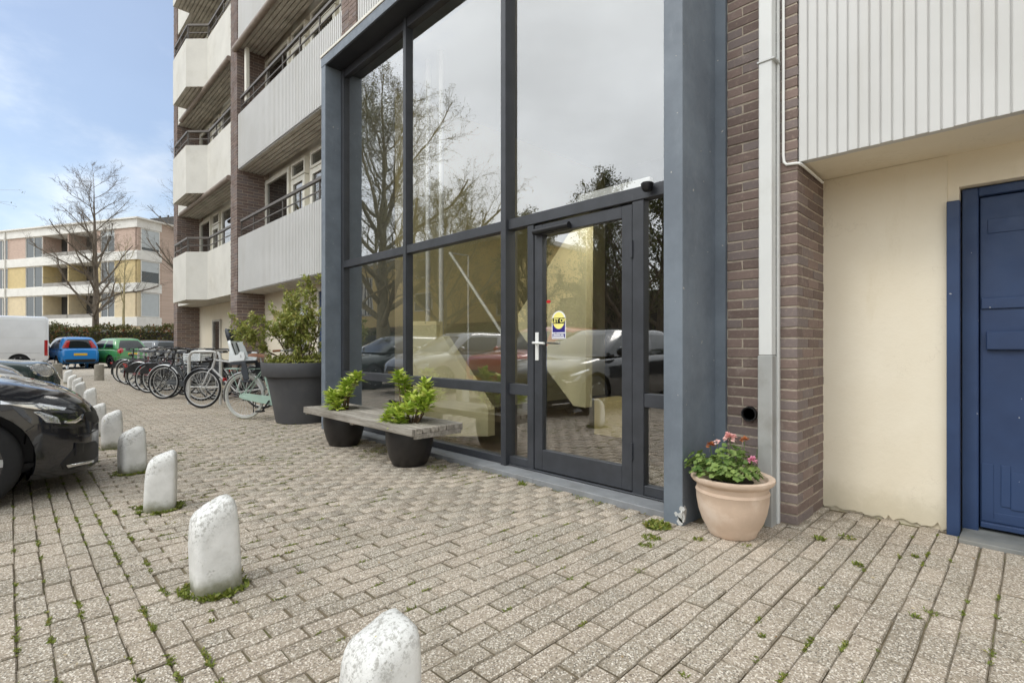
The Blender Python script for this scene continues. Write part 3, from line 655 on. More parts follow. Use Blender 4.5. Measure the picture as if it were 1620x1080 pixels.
# inside the hall
structure(MB().box(-6.33, -1.46, FY1+.006, 9.0, -.02, .036).build('interior_floor', 'interior_floor'))
structure(MB().box(-6.50, -6.36, YW+.002, 9.0, .037, 4.7).build('interior_wall_left', 'interior_cream'))
structure(MB().box(-1.46, -1.31, YF+.42+.2, 9.0, .037, 4.7).build('interior_wall_right', 'interior_cream'))
structure(MB().box(-6.5, -1.31, 9.0, 9.2, -.02, 4.7).build('interior_wall_back', 'interior_dark'))
structure(MB().box(-6.5, -1.31, YF+.11, 9.2, 4.702, 4.8).build('interior_ceiling', 'interior_ceiling'))
def hallpanel(px, Y, th, name, m, label, cat, mb=True):
    p = [onY(x, y, Y) for x, y in px]; c = np.mean(p, 0); return tag(MB().prism(p, Y, Y+th, 'y').build(name, m, bevel=.004), label, cat)
hallpanel([(819, 497), (899, 370), (928, 350), (926, 645), (907, 642), (836, 546), (820, 522)], 3.60, .10, 'partition_wall', 'interior_cream', 'angular cream partition wall standing inside behind the glass door', 'partition')
hallpanel([(653, 508), (690, 508), (690, 536), (700, 531), (745, 602), (772, 648), (772, 690), (653, 690)], 3.60, .10, 'partition_wall', 'interior_cream', 'low cream stair wall with slanted edge inside behind the middle pane', 'partition')
pb_ = MB(); a = onY(940, 640, 4.9); b_ = onY(988, 640, 4.9); pb_.box(a[0], b_[0], 4.9, 5.35, .037, onY(960, 632, 4.9)[1]); tag(pb_.build('cabinet', 'plywood', bevel=.004), 'low pale wooden box on the hall floor seen through the door', 'cabinet')
for px, l in ((677, 'left'), (698, 'right')):
    x, _ = onY(px, 400, 3.8); tag(MB().tube([(x, 3.8, .037), (x, 3.8, 4.70)], .03, 10).build('pipe', 'pvc_white', smooth=50), '%s of two white vertical pipes inside behind the middle pane' % l, 'pipe')
h0 = onY(712, 400, 4.0); h1 = onY(795, 528, 4.0); hr = MB().tube([(h0[0], 4.0, h0[1]), (h1[0], 4.0, h1[1])], .02, 8)
hr.tube([(h0[0], 4.0, h0[1]), (h0[0], 4.3, h0[1])], .012, 6).tube([(h0[0], 4.3, h0[1]), (h0[0], 4.3, .037)], .012, 6).tube([(h1[0], 4.0, h1[1]), (h1[0], 4.0, .037)], .012, 6)
tag(hr.build('handrail', 'pvc_white', smooth=50), 'slanting white stair handrail inside behind the middle pane', 'handrail')
mm = MB()
for i in range(24):
    t = i/23; mm.bar((-2.6+t*1.1, 3.22, .044), (-2.6+t*1.1, 3.95, .044), .012, .012)
for j in range(16): mm.bar((-2.6, 3.24+j*.046, .045), (-1.5, 3.24+j*.046, .045), .012, .012)
tag(mm.build('door_mat', 'mat_mesh'), 'open-grid door mat on the floor just inside the entrance', 'mat')
x0_, z0_ = onY(917, 305, 3.28); x1_, z1_ = onY(1030, 284, 3.28)
bl_ = thing('batten_fill_lamp', 'long white batten inside just above the entrance door, hiding an added fill lamp', 'lamp', ((x0_+x1_)/2, 3.29, 2.2), world=True)
MB().box(x0_, x1_, 3.26, 3.305, 2.216, 2.285).build('housing', 'sticker_white', bl_, bevel=.006)
MB().tube([(x0_+.03, 3.325, 2.245), (x1_-.03, 3.325, 2.245)], .013, 10).build('tube', 'fill_glow', bl_, smooth=60)  # unseen glowing tube added behind the housing to brighten the partition
# things fixed on the front
dmx, dmz = onY(1027, 299, YG-.03)
dc = MB(); dc.lathe([(0, -.046), (.022, -.041), (.036, -.026), (.041, 0), (.043, .010), (.036, .017), (0, .017)], 20, (dmx, YG-.055, dmz+.02))
tag(dc.build('dome_camera', 'black_plastic', smooth=40), 'small black dome camera at the top right of the door frame', 'camera')
# warning sticker on the door glass
sx0, sz0 = onY(873, 536, YG+.033); sx1, sz1 = onY(895, 491, YG+.033); YS = YG+.0335
stk = thing('warning_sticker', 'yellow and navy LET OP warning sticker on the entrance door glass', 'sticker', ((sx0+sx1)/2, YS, sz0), world=True)
cx_, r_ = (sx0+sx1)/2, (sx1-sx0)/2
def pill(r, zb, zt): return [(cx_-r, zb), (cx_+r, zb)]+[(cx_+r*math.cos(t*math.pi/16), zt-r+r*math.sin(t*math.pi/16)) for t in range(17)]
MB().prism(pill(r_, sz0, sz1), YS-.0006, YS, 'y').build('backing', 'sticker_white', stk)
MB().prism([(cx_-r_*.9, sz0+.008), (cx_+r_*.9, sz0+.008), (cx_+r_*.9, sz1-r_), (cx_-r_*.9, sz1-r_)], YS-.0009, YS-.0007, 'y').build('navy_field', 'sticker_navy', stk)
MB().prism([(cx_+r_*.84*math.cos(t*math.pi/14), sz1-r_*1.06+r_*.93*math.sin(t*math.pi/14)) for t in range(28)], YS-.0013, YS-.001, 'y').build('yellow_disc', 'sticker_yellow', stk)
zb_ = sz1-r_*1.1; MB().prism([(cx_-r_*.9, zb_-r_*.30), (cx_+r_*.9, zb_-r_*.30), (cx_+r_*.9, zb_+r_*.34), (cx_-r_*.9, zb_+r_*.34)], YS-.0017, YS-.0014, 'y').build('black_band', 'sticker_black', stk)
def text(body, x, y, z, size, m, parent, name='lettering', off=.0):
    cu = bpy.data.curves.new(name, 'FONT'); cu.body = body; cu.size = size; cu.align_x = 'CENTER'; cu.align_y = 'CENTER'; cu.extrude = .0002; cu.offset = off
    t = bpy.data.objects.new(name, cu); col.objects.link(t); bpy.context.view_layer.update()
    me = bpy.data.meshes.new_from_object(t.evaluated_get(bpy.context.evaluated_depsgraph_get())); bpy.data.objects.remove(t)
    me.materials.clear(); me.materials.append(M[m]); o = link(name, me, parent, Vector((x, y, z))-Vector(parent['_w']), (R(90), 0, 0)); return o
text('LET OP', cx_, YS-.002, zb_+.001, r_*.62, 'sticker_yellow', stk, off=.0012)
for i, ws in enumerate(((.26, .62), (.5, .2), (.8,))):                 # three lines of print, too small to read in the photograph
    z = sz0+.047-i*.015; x = cx_-sum(ws)*r_-.03*len(ws)*r_; m_ = MB()
    for q in ws: m_.prism([(x, z-.0045), (x+q*2*r_, z-.0045), (x+q*2*r_, z+.0045), (x, z+.0045)], YS-.0014, YS-.001, 'y'); x += q*2*r_+.06*r_
    m_.build('print_line', 'sticker_white', stk)
rx, rz = onY(868, 477, YG+.033); lp = MB().prism([(rx+.022*math.cos(t*math.pi/8)*(1+.12*math.cos(t*math.pi/4)), rz+.014*math.sin(t*math.pi/8)) for t in range(16)], YS-.002, YS, 'y'); tag(lp.build('red_sticker', 'sticker_red', bevel=.001), 'small red oval sticker on the door glass above the warning sticker', 'sticker')
# rain pipe, overflow, cable
dp = thing('rain_pipe', 'square white rain pipe with a bare metal lower end on the brick pier', 'pipe', (-1.13, 3.28, 0), world=True)
MB().box(-1.168, -1.093, 3.238, 3.312, 1.02, 5.2).build('upper_pipe', 'pipe_grey', dp, bevel=.004); MB().box(-1.172, -1.089, 3.234, 3.316, -.01, 1.018).build('lower_pipe', 'pipe_metal', dp, bevel=.004)
MB().box(-1.092, -1.079, 3.313, 3.345, 0, 5.2).build('back_strip', 'pipe_grey', dp, bevel=.002)
for z in (1.45+1.33,): MB().box(-1.176, -1.074, 3.230, 3.348, z, z+.012).build('bracket', 'pipe_metal', dp, bevel=.002)
ox, oz = onY(1187, 654, YF); op = MB(); op.lathe([(.046, .08), (.046, -.03), (.039, -.03), (.039, .08)], 24, (ox, YF, oz), 'y', closed=True); op.lathe([(0, -.006), (.037, -.006)], 20, (ox, YF, oz), 'y')  # dark disc across the stub is painted as the shade of its bore
tag(op.build('overflow_pipe', 'black_plastic', smooth=40), 'round dark overflow pipe stub poking out of the brick pier', 'pipe')
zc = onY(1262, 258, YF)[1]
cb = MB().tube([(-1.060, YF-.012, 5.0), (-1.060, YF-.012, zc+.06), (-1.056, YF-.012, zc+.02), (-1.042, YF-.012, zc+.002), (-.99, YF-.014, zc-.004), (-.975, YF-.012, zc-.006), (-.965, YF+.03, zc-.012), (-.968, YF+.45, zc-.02)], .0085, 8)
tag(cb.build('cable_conduit', 'pvc_white', smooth=50), 'thin white cable conduit running down beside the rain pipe and bending away', 'cable')
# ------------------------------------------------------------------ foliage helpers
def unit(a): return a/np.maximum(np.linalg.norm(a, axis=-1, keepdims=True), 1e-9)
def leaves(P, D, L, W, fold=.3, droop=0.):
    """folded pointed leaves: four triangles each. P base, D direction (n,3), L, W arrays"""
    P = np.asarray(P, float); D = unit(np.asarray(D, float)); n = len(P)
    L = np.broadcast_to(L, n)[:, None]; W = np.broadcast_to(W, n)[:, None]
    up = np.tile([0, 0, 1.], (n, 1))+nrs.normal(0, .35, (n, 3)); S = unit(np.cross(D, up)); N = unit(np.cross(S, D))
    mid = P+D*L*.5+N*L*.04; tip = P+D*L-N*L*droop
    l = P+D*L*.45+S*W*.5+N*W*fold; r = P+D*L*.45-S*W*.5+N*W*fold
    V = np.stack([P, l, tip, r, mid], 1).reshape(-1, 3); b = (np.arange(n)*5)[:, None]
    F = np.concatenate([b+np.array([[0, 4, 1]]), b+np.array([[1, 4, 2]]), b+np.array([[0, 3, 4]]), b+np.array([[3, 2, 4]])], 1).reshape(-1, 3)
    return V, F
def merge(parts):
    V, F, o = [], [], 0
    for v, f in parts: V.append(v); F.append(np.asarray(f)+o); o += len(v)
    return np.concatenate(V), np.concatenate(F)
def rdir(n, zmin=-1.):
    d = unit(nrs.normal(0, 1, (n, 3))); d[:, 2] = np.where(d[:, 2] < zmin, -d[:, 2], d[:, 2]); return d
def branch(p, d, L, r0, n=5, wob=.18, up=.05, rr=rnd):
    pts = [Vector(p)]; d = Vector(d).normalized()
    for i in range(n):
        d = (d+Vector((rr.gauss(0, wob), rr.gauss(0, wob), rr.gauss(0, wob)+up))).normalized(); pts.append(pts[-1]+d*L/n)
    return pts, [r0*(1-.65*i/n) for i in range(n+1)]

# ------------------------------------------------------------------ bollards
def bollard_mesh(seed):
    q = random.Random(seed); n = 28; v = []; rings = [(1.0, -.05), (1.0, .06), (1.0, .14), (.995, .22), (.985, .285), (.965, .325), (.935, .365), (.87, .398), (.74, .420), (.52, .431), (.27, .435)]
    for s_, z in rings:
        wv = max(0, min(1, (z-.12)/.25)); wv = wv*wv*(3-2*wv)
        for k in range(n):
            t = 2*math.pi*k/n; c, sn = math.cos(t), math.sin(t); e = .42
            x = .098*math.copysign(abs(c)**e, c)*s_*1.04; y = .105*math.copysign(abs(sn)**e, sn)*s_
            rj = 1+q.gauss(0, .008); v.append((x*rj, y*rj+.004, z-.02+wv*y*.42+q.gauss(0, .0016)*(z > 0)))
    m_ = MB(); f = [(i*n+k, i*n+(k+1) % n, (i+1)*n+(k+1) % n, (i+1)*n+k) for i in range(len(rings)-1) for k in range(n)]
    v.append((0, .004, .412)); o = (len(rings)-1)*n; f += [(o+k, o+(k+1) % n, len(v)-1) for k in range(n)]
    m_.add(v, f); return m_.mesh('bollard', 'bollard_paint', smooth=60)
BM = [bollard_mesh(i) for i in range(4)]
BP = [(-1.20, .685), (-2.57, .66), (-4.06, .71), (-5.38, .745), (-6.80, .77), at(152, 6.1), at(142, 8.62), at(126, 9.96), at(122, 11.2), at(114, 12.4), at(107, 14.4)]
BN = ['nearest white bollard, cut off by the bottom edge of the picture', 'second white bollard from the camera, its slanted top speckled with lichen', 'third white bollard from the camera, just right of the dark car nose', 'fourth white bollard from the camera, beside the bumper of the dark car',
      'fifth white bollard, half hidden by the bumper of the dark car', 'sixth white bollard, rising behind the grille of the dark car', 'seventh white bollard from the camera, behind the dark car bonnet', 'eighth white bollard from the camera in the row', 'ninth white bollard from the camera, before the dark green car', 'tenth white bollard from the camera, beside the green car headlight', 'farthest white bollard, next to the bare concrete post']
for i, (x, y) in enumerate(BP):
    o = link('bollard', BM[i % 4], None, (x, y, 0), (rnd.gauss(0, .02), rnd.gauss(0, .02), rnd.gauss(0, .14))); s_ = rnd.uniform(.81, .89); o.scale = (s_, s_, s_*1.02)
    if i == 0: o.scale[2] = .82
    tag(o, BN[i], 'bollard', 'white bollards along the parking bay')
cm = MB().lathe([(.125, -.03), (.122, .44), (.112, .485), (.09, .5), (0, .505)], 24).mesh('bollard', 'concrete', smooth=40)
for (x, y), l in ((at(91, 16.4), 'bare concrete post behind the headlight of the dark green car'), (at(157, 15.7), 'lone round concrete bollard standing between parked cars and bicycles')):
    tag(link('concrete_bollard', cm, None, (x, y, 0)), l, 'bollard', 'bare concrete bollards')

# ------------------------------------------------------------------ bench on two pots
bx0, bx1, by0, by1, bz = -5.70, -3.53, 2.355, 2.845, .395
bench = thing('bench', 'weathered grey slatted bench resting on two black pots with plants growing through', 'bench', ((bx0+bx1)/2, 2.6, 0), world=True)
HP = [(-5.26, 2.60, .165), (-3.98, 2.60, .165)]
ns = 6; sw = (by1-by0)/ns
for i in range(ns):
    ya, yb = by0+i*sw+.006, by0+(i+1)*sw-.006; edges = [(bx0, None)]
    xs = []
    cuts = [(cx, cy, cr) for cx, cy, cr in HP if min(abs(ya-cy), abs(yb-cy)) < cr or ya < cy < yb]
    start = [(bx0, ya), (bx0, yb)]
    L_ = [(bx0, y) for y in (ya, yb)]
    def arc(cx, cy, cr, sgn):
        return [(cx+sgn*math.sqrt(max(cr*cr-(y-cy)**2, 0)), y) for y in np.linspace(ya, yb, 6)]
    left = [(bx0+rnd.uniform(0, .004), ya), (bx0+rnd.uniform(0, .004), yb)]
    for c in cuts:
        right = arc(*c, -1); MB().prism(left+right[::-1], bz-.042, bz, 'z').build('slat', 'bench_wood', bench, bevel=.003); left = arc(*c, 1)
    MB().prism(left+[(bx1-rnd.uniform(0, .004), yb), (bx1-rnd.uniform(0, .004), ya)], bz-.042, bz+rnd.uniform(-.001, .001), 'z').build('slat', 'bench_wood', bench, bevel=.003)
MB().box(bx0+.01, bx1-.01, by0-.022, by0+.004, bz-.062, bz+.002).build('front_board', 'bench_wood', bench, bevel=.003)
MB().box(bx0+.01, bx1-.01, by1-.004, by1+.018, bz-.062, bz+.001).build('back_board', 'bench_wood', bench, bevel=.003)
for xa, xb in ((bx1-.03, bx1+.0), (bx0, bx0+.03), (-4.66, -4.60)): MB().box(xa+.001, xb-.002, by0+.005, by1-.005, bz-.085, bz-.044).build('cross_bar', 'bench_wood', bench, bevel=.002)
for j, (cx, cy, cr) in enumerate(HP):
    w_ = 'left' if j == 0 else 'right'
    p = thing('plant_pot', 'glossy black rounded pot under the %s end of the slatted bench' % w_, 'pot', (cx, cy, 0), group='black pots under the bench')
    MB().lathe([(.135, 0), (.155, .01), (.185, .08), (.208, .17), (.216, .25), (.214, .31), (.207, .33), (.195, .331), (.192, .3)], 40).build('pot', 'pot_black', p, smooth=50)
    MB().lathe([(0, .305), (.19, .30)], 24).build('soil', 'soil', p)
    pl = thing('evergreen_plant', '%s bright green whorled evergreen growing up through the bench' % ('smaller' if j == 0 else 'taller, forked'), 'plant', (cx, cy, .3)); pl.scale = (1.28, 1.28, .95)
    st = MB(); lv = []
    tips = [(-.12, -.05, .22), (-.05, -.08, .26), (.03, -.1, .22), (.0, .02, .32), (.09, -.02, .38), (.13, .05, .46), (.05, .06, .42), (-.1, .04, .25), (.14, -.06, .30), (-.02, -.1, .17), (.08, -.1, .16), (-.14, .02, .18)] if j == 0 else \
           [(-.15, -.02, .20), (-.1, -.08, .18), (.0, -.1, .18), (-.13, .06, .36), (-.15, .0, .50), (-.1, .02, .46), (.06, .0, .33), (.12, .05, .44), (.1, .08, .38), (.2, -.06, .30), (.21, 0, .34), (.02, .05, .28), (.1, -.08, .22), (-.05, .02, .27), (.24, -.03, .26), (.05, -.12, .13), (-.08, -.13, .13)]
    for tx, ty, tz in tips:
        b0 = Vector((tx*.25, ty*.25, 0)); b2_ = Vector((tx, ty, tz)); b1_ = (b0+b2_)/2+Vector((rnd.gauss(0, .02), rnd.gauss(0, .02), -.02))
        st.tube([b0, b1_, b2_], [.006, .005, .003], 5)
        for rz_ in range(3):
            n = 13; ph = nrs.uniform(0, 6.28)+np.arange(n)*2.4; el = nrs.uniform(-.1, .9, n)+rz_*.18
            D = np.stack([np.cos(ph)*np.cos(el), np.sin(ph)*np.cos(el), np.sin(el)], 1); base = np.tile(np.array(b2_)+[0, 0, (rz_-1.6)*.03], (n, 1))+D*.008
            lv.append(leaves(base, D, nrs.uniform(.065, .10, n), nrs.uniform(.026, .040, n), .22, .12))
    st.build('stem', 'stem', pl); np_mesh('foliage', *merge(lv), 'leaf_bright', pl)

# ------------------------------------------------------------------ big planter with shrub
PP = (-7.32, 2.98)
pt = thing('planter', 'very large dark grey tapered planter with a broad rim beside the entrance', 'planter', (*PP, 0))
MB().lathe([(.33, 0), (.34, .008), (.455, .635), (.455, .645), (.515, .65), (.522, .66), (.535, .83), (.528, .842), (.49, .842), (.47, .76)], 56).build('pot', 'planter_grey', pt, smooth=35)
MB().lathe([(0, .79), (.48, .775)], 30).build('soil', 'soil', pt)
sh = thing('shrub', 'loose olive-green shrub with an arm reaching left, growing in the large planter', 'shrub', (*PP, .78))
st = MB(); lv = []; q = random.Random(5)
def sgrow(p, d, L, r, lev):
    pts, rad = branch(p, d, L, r, 5, .16, .06, q); st.tube(pts, rad, 5 if lev < 2 else 4)
    if lev >= 1:
        for i in range(2, 6):
            n = 3 if lev == 2 else 2; o = np.array(pts[i]); dd = unit(np.array(pts[i]-pts[i-1])[None])*.7+rdir(n)*.85; lv.append(leaves(o+nrs.normal(0, .012, (n, 3)), dd, nrs.uniform(.05, .085, n), nrs.uniform(.02, .032, n), .2, .15))
        n = 6; lv.append(leaves(np.array(pts[-1])+nrs.normal(0, .012, (n, 3)), np.array([0, 0, .5])+rdir(n), nrs.uniform(.055, .085, n), nrs.uniform(.02, .032, n), .2, .1))
    if lev < 2:
        for i in range(1, 6):
            for _ in range((2 if i > 2 else 1) if lev == 0 else 1):
                dv = (pts[i]-pts[i-1]).normalized()+Vector((q.gauss(0, .75), q.gauss(0, .75), q.gauss(0.1, .5))); sgrow(pts[i], dv, L*q.uniform(.28, .45), rad[i]*.6, lev+1)
fr2 = Vector((CR[0], CR[1], 0)); bk = Vector((CF[0], CF[1], 0))
for a, b, c, L_ in ((.05, 0, 1, .85), (.25, .1, 1, .95), (-.15, .1, 1, .85), (-.55, -.1, .75, .74), (-.6, 0, .9, .66), (.45, 0, 1, .7), (.1, -.3, .8, .6), (-.35, -.1, 1, .6)):
    sgrow(fr2*a*.15, fr2*a+bk*b+Vector((0, 0, c)), L_, .012, 0)
st.build('stem', 'stem', sh); np_mesh('foliage', *merge(lv), 'leaf_shrub', sh)
n = 1500; rr = .49*np.sqrt(nrs.uniform(0, 1, n)); th = nrs.uniform(0, 6.283, n); P = np.stack([rr*np.cos(th), rr*np.sin(th), .02+nrs.uniform(0, .07, n)+.05*(rr < .35)], 1)
gc = np_mesh('ground_cover', *leaves(P, rdir(n, 0)+[0, 0, .2], nrs.uniform(.03, .05, n), nrs.uniform(.016, .026, n), .2, .1), 'leaf_cover'); gc.location = (*PP, .78); tag(gc, 'yellow-green ground cover spilling at the rim of the large planter', 'plant')

# ------------------------------------------------------------------ terracotta pot with geraniums
GP = (-1.215, 2.965)
tp = thing('terracotta_pot', 'pale terracotta pot with a thick rolled rim by the brick pier', 'pot', (*GP, 0)); tp.scale = (.88, .88, .92)
MB().lathe([(.138, 0), (.146, .006), (.154, .03), (.186, .085), (.208, .15), (.219, .21), (.222, .262), (.226, .268), (.222, .278), (.216, .284), (.222, .315), (.246, .33), (.256, .345), (.254, .36), (.238, .366), (.215, .356), (.205, .33)], 56).build('pot', 'terracotta', tp, smooth=45)
MB().lathe([(0, .335), (.1, .333), (.212, .322)], 30).build('soil', 'soil', tp)
ge = thing('geranium', 'bushy geranium with pink flower heads in the terracotta pot', 'plant', (*GP, .305)); ge.scale = (.88, .88, .9)
st = MB(); V = []; F = []; o = 0
def round_leaf(c, nrm, r):
    nrm = Vector(nrm).normalized(); a = nrm.orthogonal().normalized(); b = nrm.cross(a); k = 15; vv = [np.array(c)-np.array(nrm)*r*.18]
    for i in range(k):
        t = 2*math.pi*i/k; lobe = .80+.24*abs(math.sin(t*2.5)); rr_ = r*lobe*(.35 if i == 0 else 1); vv.append(np.array(Vector(c)+(a*math.cos(t)+b*math.sin(t))*rr_+nrm*r*.10*math.sin(t*5)))
    return np.array(vv), np.array([(0, i+1, (i+1) % k+1) for i in range(k)])
gl = []
sdv = Vector((CR[0], CR[1], 0)); 
for i in range(300):
    t = rnd.uniform(0, 6.283); r_ = .21*math.sqrt(rnd.random()); ctr = sdv*(-.06); x, y = ctr.x+r_*math.cos(t)*1.12, ctr.y+r_*math.sin(t); hgt = .155*(1-(r_/.26)**2)*rnd.uniform(.35, 1.15)+.035
    hgt *= 1.0+.25*math.sin(x*21+1)
    nrm = (x*3+rnd.gauss(0, .35), y*3+rnd.gauss(0, .35), 1); gl.append(round_leaf((x, y, hgt), nrm, rnd.uniform(.015, .028)))
    if i % 3 == 0: st.tube([(x*.3, y*.3, 0), (x*.7, y*.7, hgt*.6), (x, y, hgt-.005)], .0022, 4)
np_mesh('foliage', *merge(gl), 'leaf_geranium', ge)
def head(off, h, r, m, n=34):
    c = sdv*off[0]+Vector((CF[0], CF[1], 0))*off[1]+Vector((0, 0, h)); st.tube([(c.x*.6, c.y*.6, .04), (c.x*.9, c.y*.9, h*.6), c], .0025, 5)
    d = rdir(n, -.3); np_mesh('flower_head', *leaves(np.array(c)+d*r*.45, d+rdir(n)*.5, r*.95, r*.9, .1, .1), m, ge)
head((-.03, -.04), .275, .034, 'petal_pink', 46); head((.085, -.10), .145, .026, 'petal_magenta'); head((-.135, .02), .215, .026, 'petal_orange'); head((.11, .06), .24, .026, 'petal_orange', 22); head((-.19, -.02), .16, .014, 'leaf_geranium', 10); head((-.09, .02), .235, .02, 'petal_pink', 12)
st.tube([tuple(sdv*.15), tuple(sdv*.165+Vector((0, 0, .2)))], .002, 4); st.build('stem', 'leaf_geranium', ge)

# ------------------------------------------------------------------ moss and weeds in the joints
def tuft(x, y, r, n, h, out):
    t = nrs.uniform(0, 6.283, n); rr = r*np.sqrt(nrs.uniform(0, 1, n)); P = np.stack([x+rr*np.cos(t), y+rr*np.sin(t), np.full(n, -.003)], 1)
    D = np.stack([nrs.normal(0, .7, n), nrs.normal(0, .7, n), nrs.uniform(.5, 1.2, n)], 1); out.append(leaves(P, D, nrs.uniform(.4, 1.2, n)*h, nrs.uniform(.25, .5, n)*h, .15, .2))
ms = []
for i, (x, y) in enumerate(BP[:7]):
    for k in range(60 if i < 4 else 20):
        t = rnd.uniform(-.3, 6.0); d = rnd.uniform(.1, .14); tuft(x+d*math.cos(t)*1.0, y+d*math.sin(t), .018, 12, .027, ms)
def jx(x): return round((x+23.9)/PX)*PX-23.9+PX/2
cl = [(rnd.uniform(-7.5, .2), YB+rnd.random()**1.5*3.2) for _ in range(130)]
for cx, cy in cl:
    for k in range(rnd.randrange(2, 9)):
        x = jx(cx+rnd.gauss(0, .12)); y = cy+rnd.gauss(0, .25)
        if y < YB or y > 3.8 or (-6.4 < x < -1.5 and y > 2.9): continue
        L_ = rnd.uniform(.01, .07)
        for m_ in range(int(L_/.012)+1): tuft(x+rnd.gauss(0, .003), y+m_*.012, .006, 7, rnd.uniform(.010, .018), ms)
for k in range(180):                                     # lines of moss in the parking bay next to the bollards
    j = rnd.choice([0, 0, 1, 1, 2, 3, 4, 5]); x = -rnd.uniform(1.2, 6.5)
    for m_ in range(rnd.randrange(1, 7)): tuft(x+m_*.013, YB-j*PX+rnd.gauss(0, .004), .007, 8, rnd.uniform(.011, .02), ms)
for (px, py), n, r_, h in (((1040, 832), 260, .075, .035), ((1030, 850), 150, .05, .022), ((826, 766), 90, .035, .03), ((1022, 862), 90, .04, .02), ((1297, 852), 80, .03, .025), ((1340, 850), 90, .045, .02), ((600, 712), 160, .16, .025), ((690, 740), 160, .1, .022), ((560, 700), 80, .1, .02), ((1105, 853), 60, .03, .02), ((1358, 893), 60, .025, .02), ((1448, 880), 40, .015, .02), ((1012, 902), 40, .03, .014), ((940, 795), 60, .06, .016), ((455, 672), 160, .2, .018), ((400, 662), 220, .3, .016), ((350, 655), 160, .3, .014), ((920, 788), 60, .05, .016), ((770, 745), 60, .05, .016), ((1180, 862), 40, .03, .016), ((1448, 975), 40, .02, .016), ((1472, 968), 40, .03, .014), ((1205, 1005), 40, .015, .015), ((1083, 1068), 30, .015, .014)):
    x, y = gpt(px, py); tuft(x, y, r_, n, h, ms)
for x in np.linspace(-6.2, -1.7, 90):
    if rnd.random() < .6: tuft(x, 2.92, .014, 7, .013, ms)
for x in np.linspace(-.95, -.4, 24):
    if rnd.random() < .4: tuft(x, 3.875, .012, 5, .011, ms)
o = np_mesh('moss', *merge(ms), 'moss_blade', None, 'stuff'); o['label'] = 'moss and weeds growing in the paving joints'; o['category'] = 'moss'
dl_ = []
n = 260; P = np.stack([nrs.uniform(-8, .5, n), YB+nrs.uniform(-.4, 3.2, n), nrs.uniform(.003, .008, n)], 1); P = P[~((P[:, 0] > -6.4) & (P[:, 0] < -1.5) & (P[:, 1] > 2.9))]
dl_.append(leaves(P, np.stack([nrs.normal(0, 1, len(P)), nrs.normal(0, 1, len(P)), nrs.uniform(-.05, .15, len(P))], 1), nrs.uniform(.006, .022, len(P)), nrs.uniform(.004, .012, len(P)), .1))
n = 120; P = np.stack([-5.2+nrs.normal(0, .5, n), 2.78+nrs.normal(0, .07, n), nrs.uniform(.004, .02, n)], 1)
dl_.append(leaves(P, rdir(n, 0)*[1, 1, .2], nrs.uniform(.015, .035, n), nrs.uniform(.008, .016, n), .2))
o = np_mesh('leaf_litter', *merge(dl_), 'dry_leaf', None, 'stuff'); o['label'] = 'dry leaves and grit scattered over the paving'; o['category'] = 'litter'
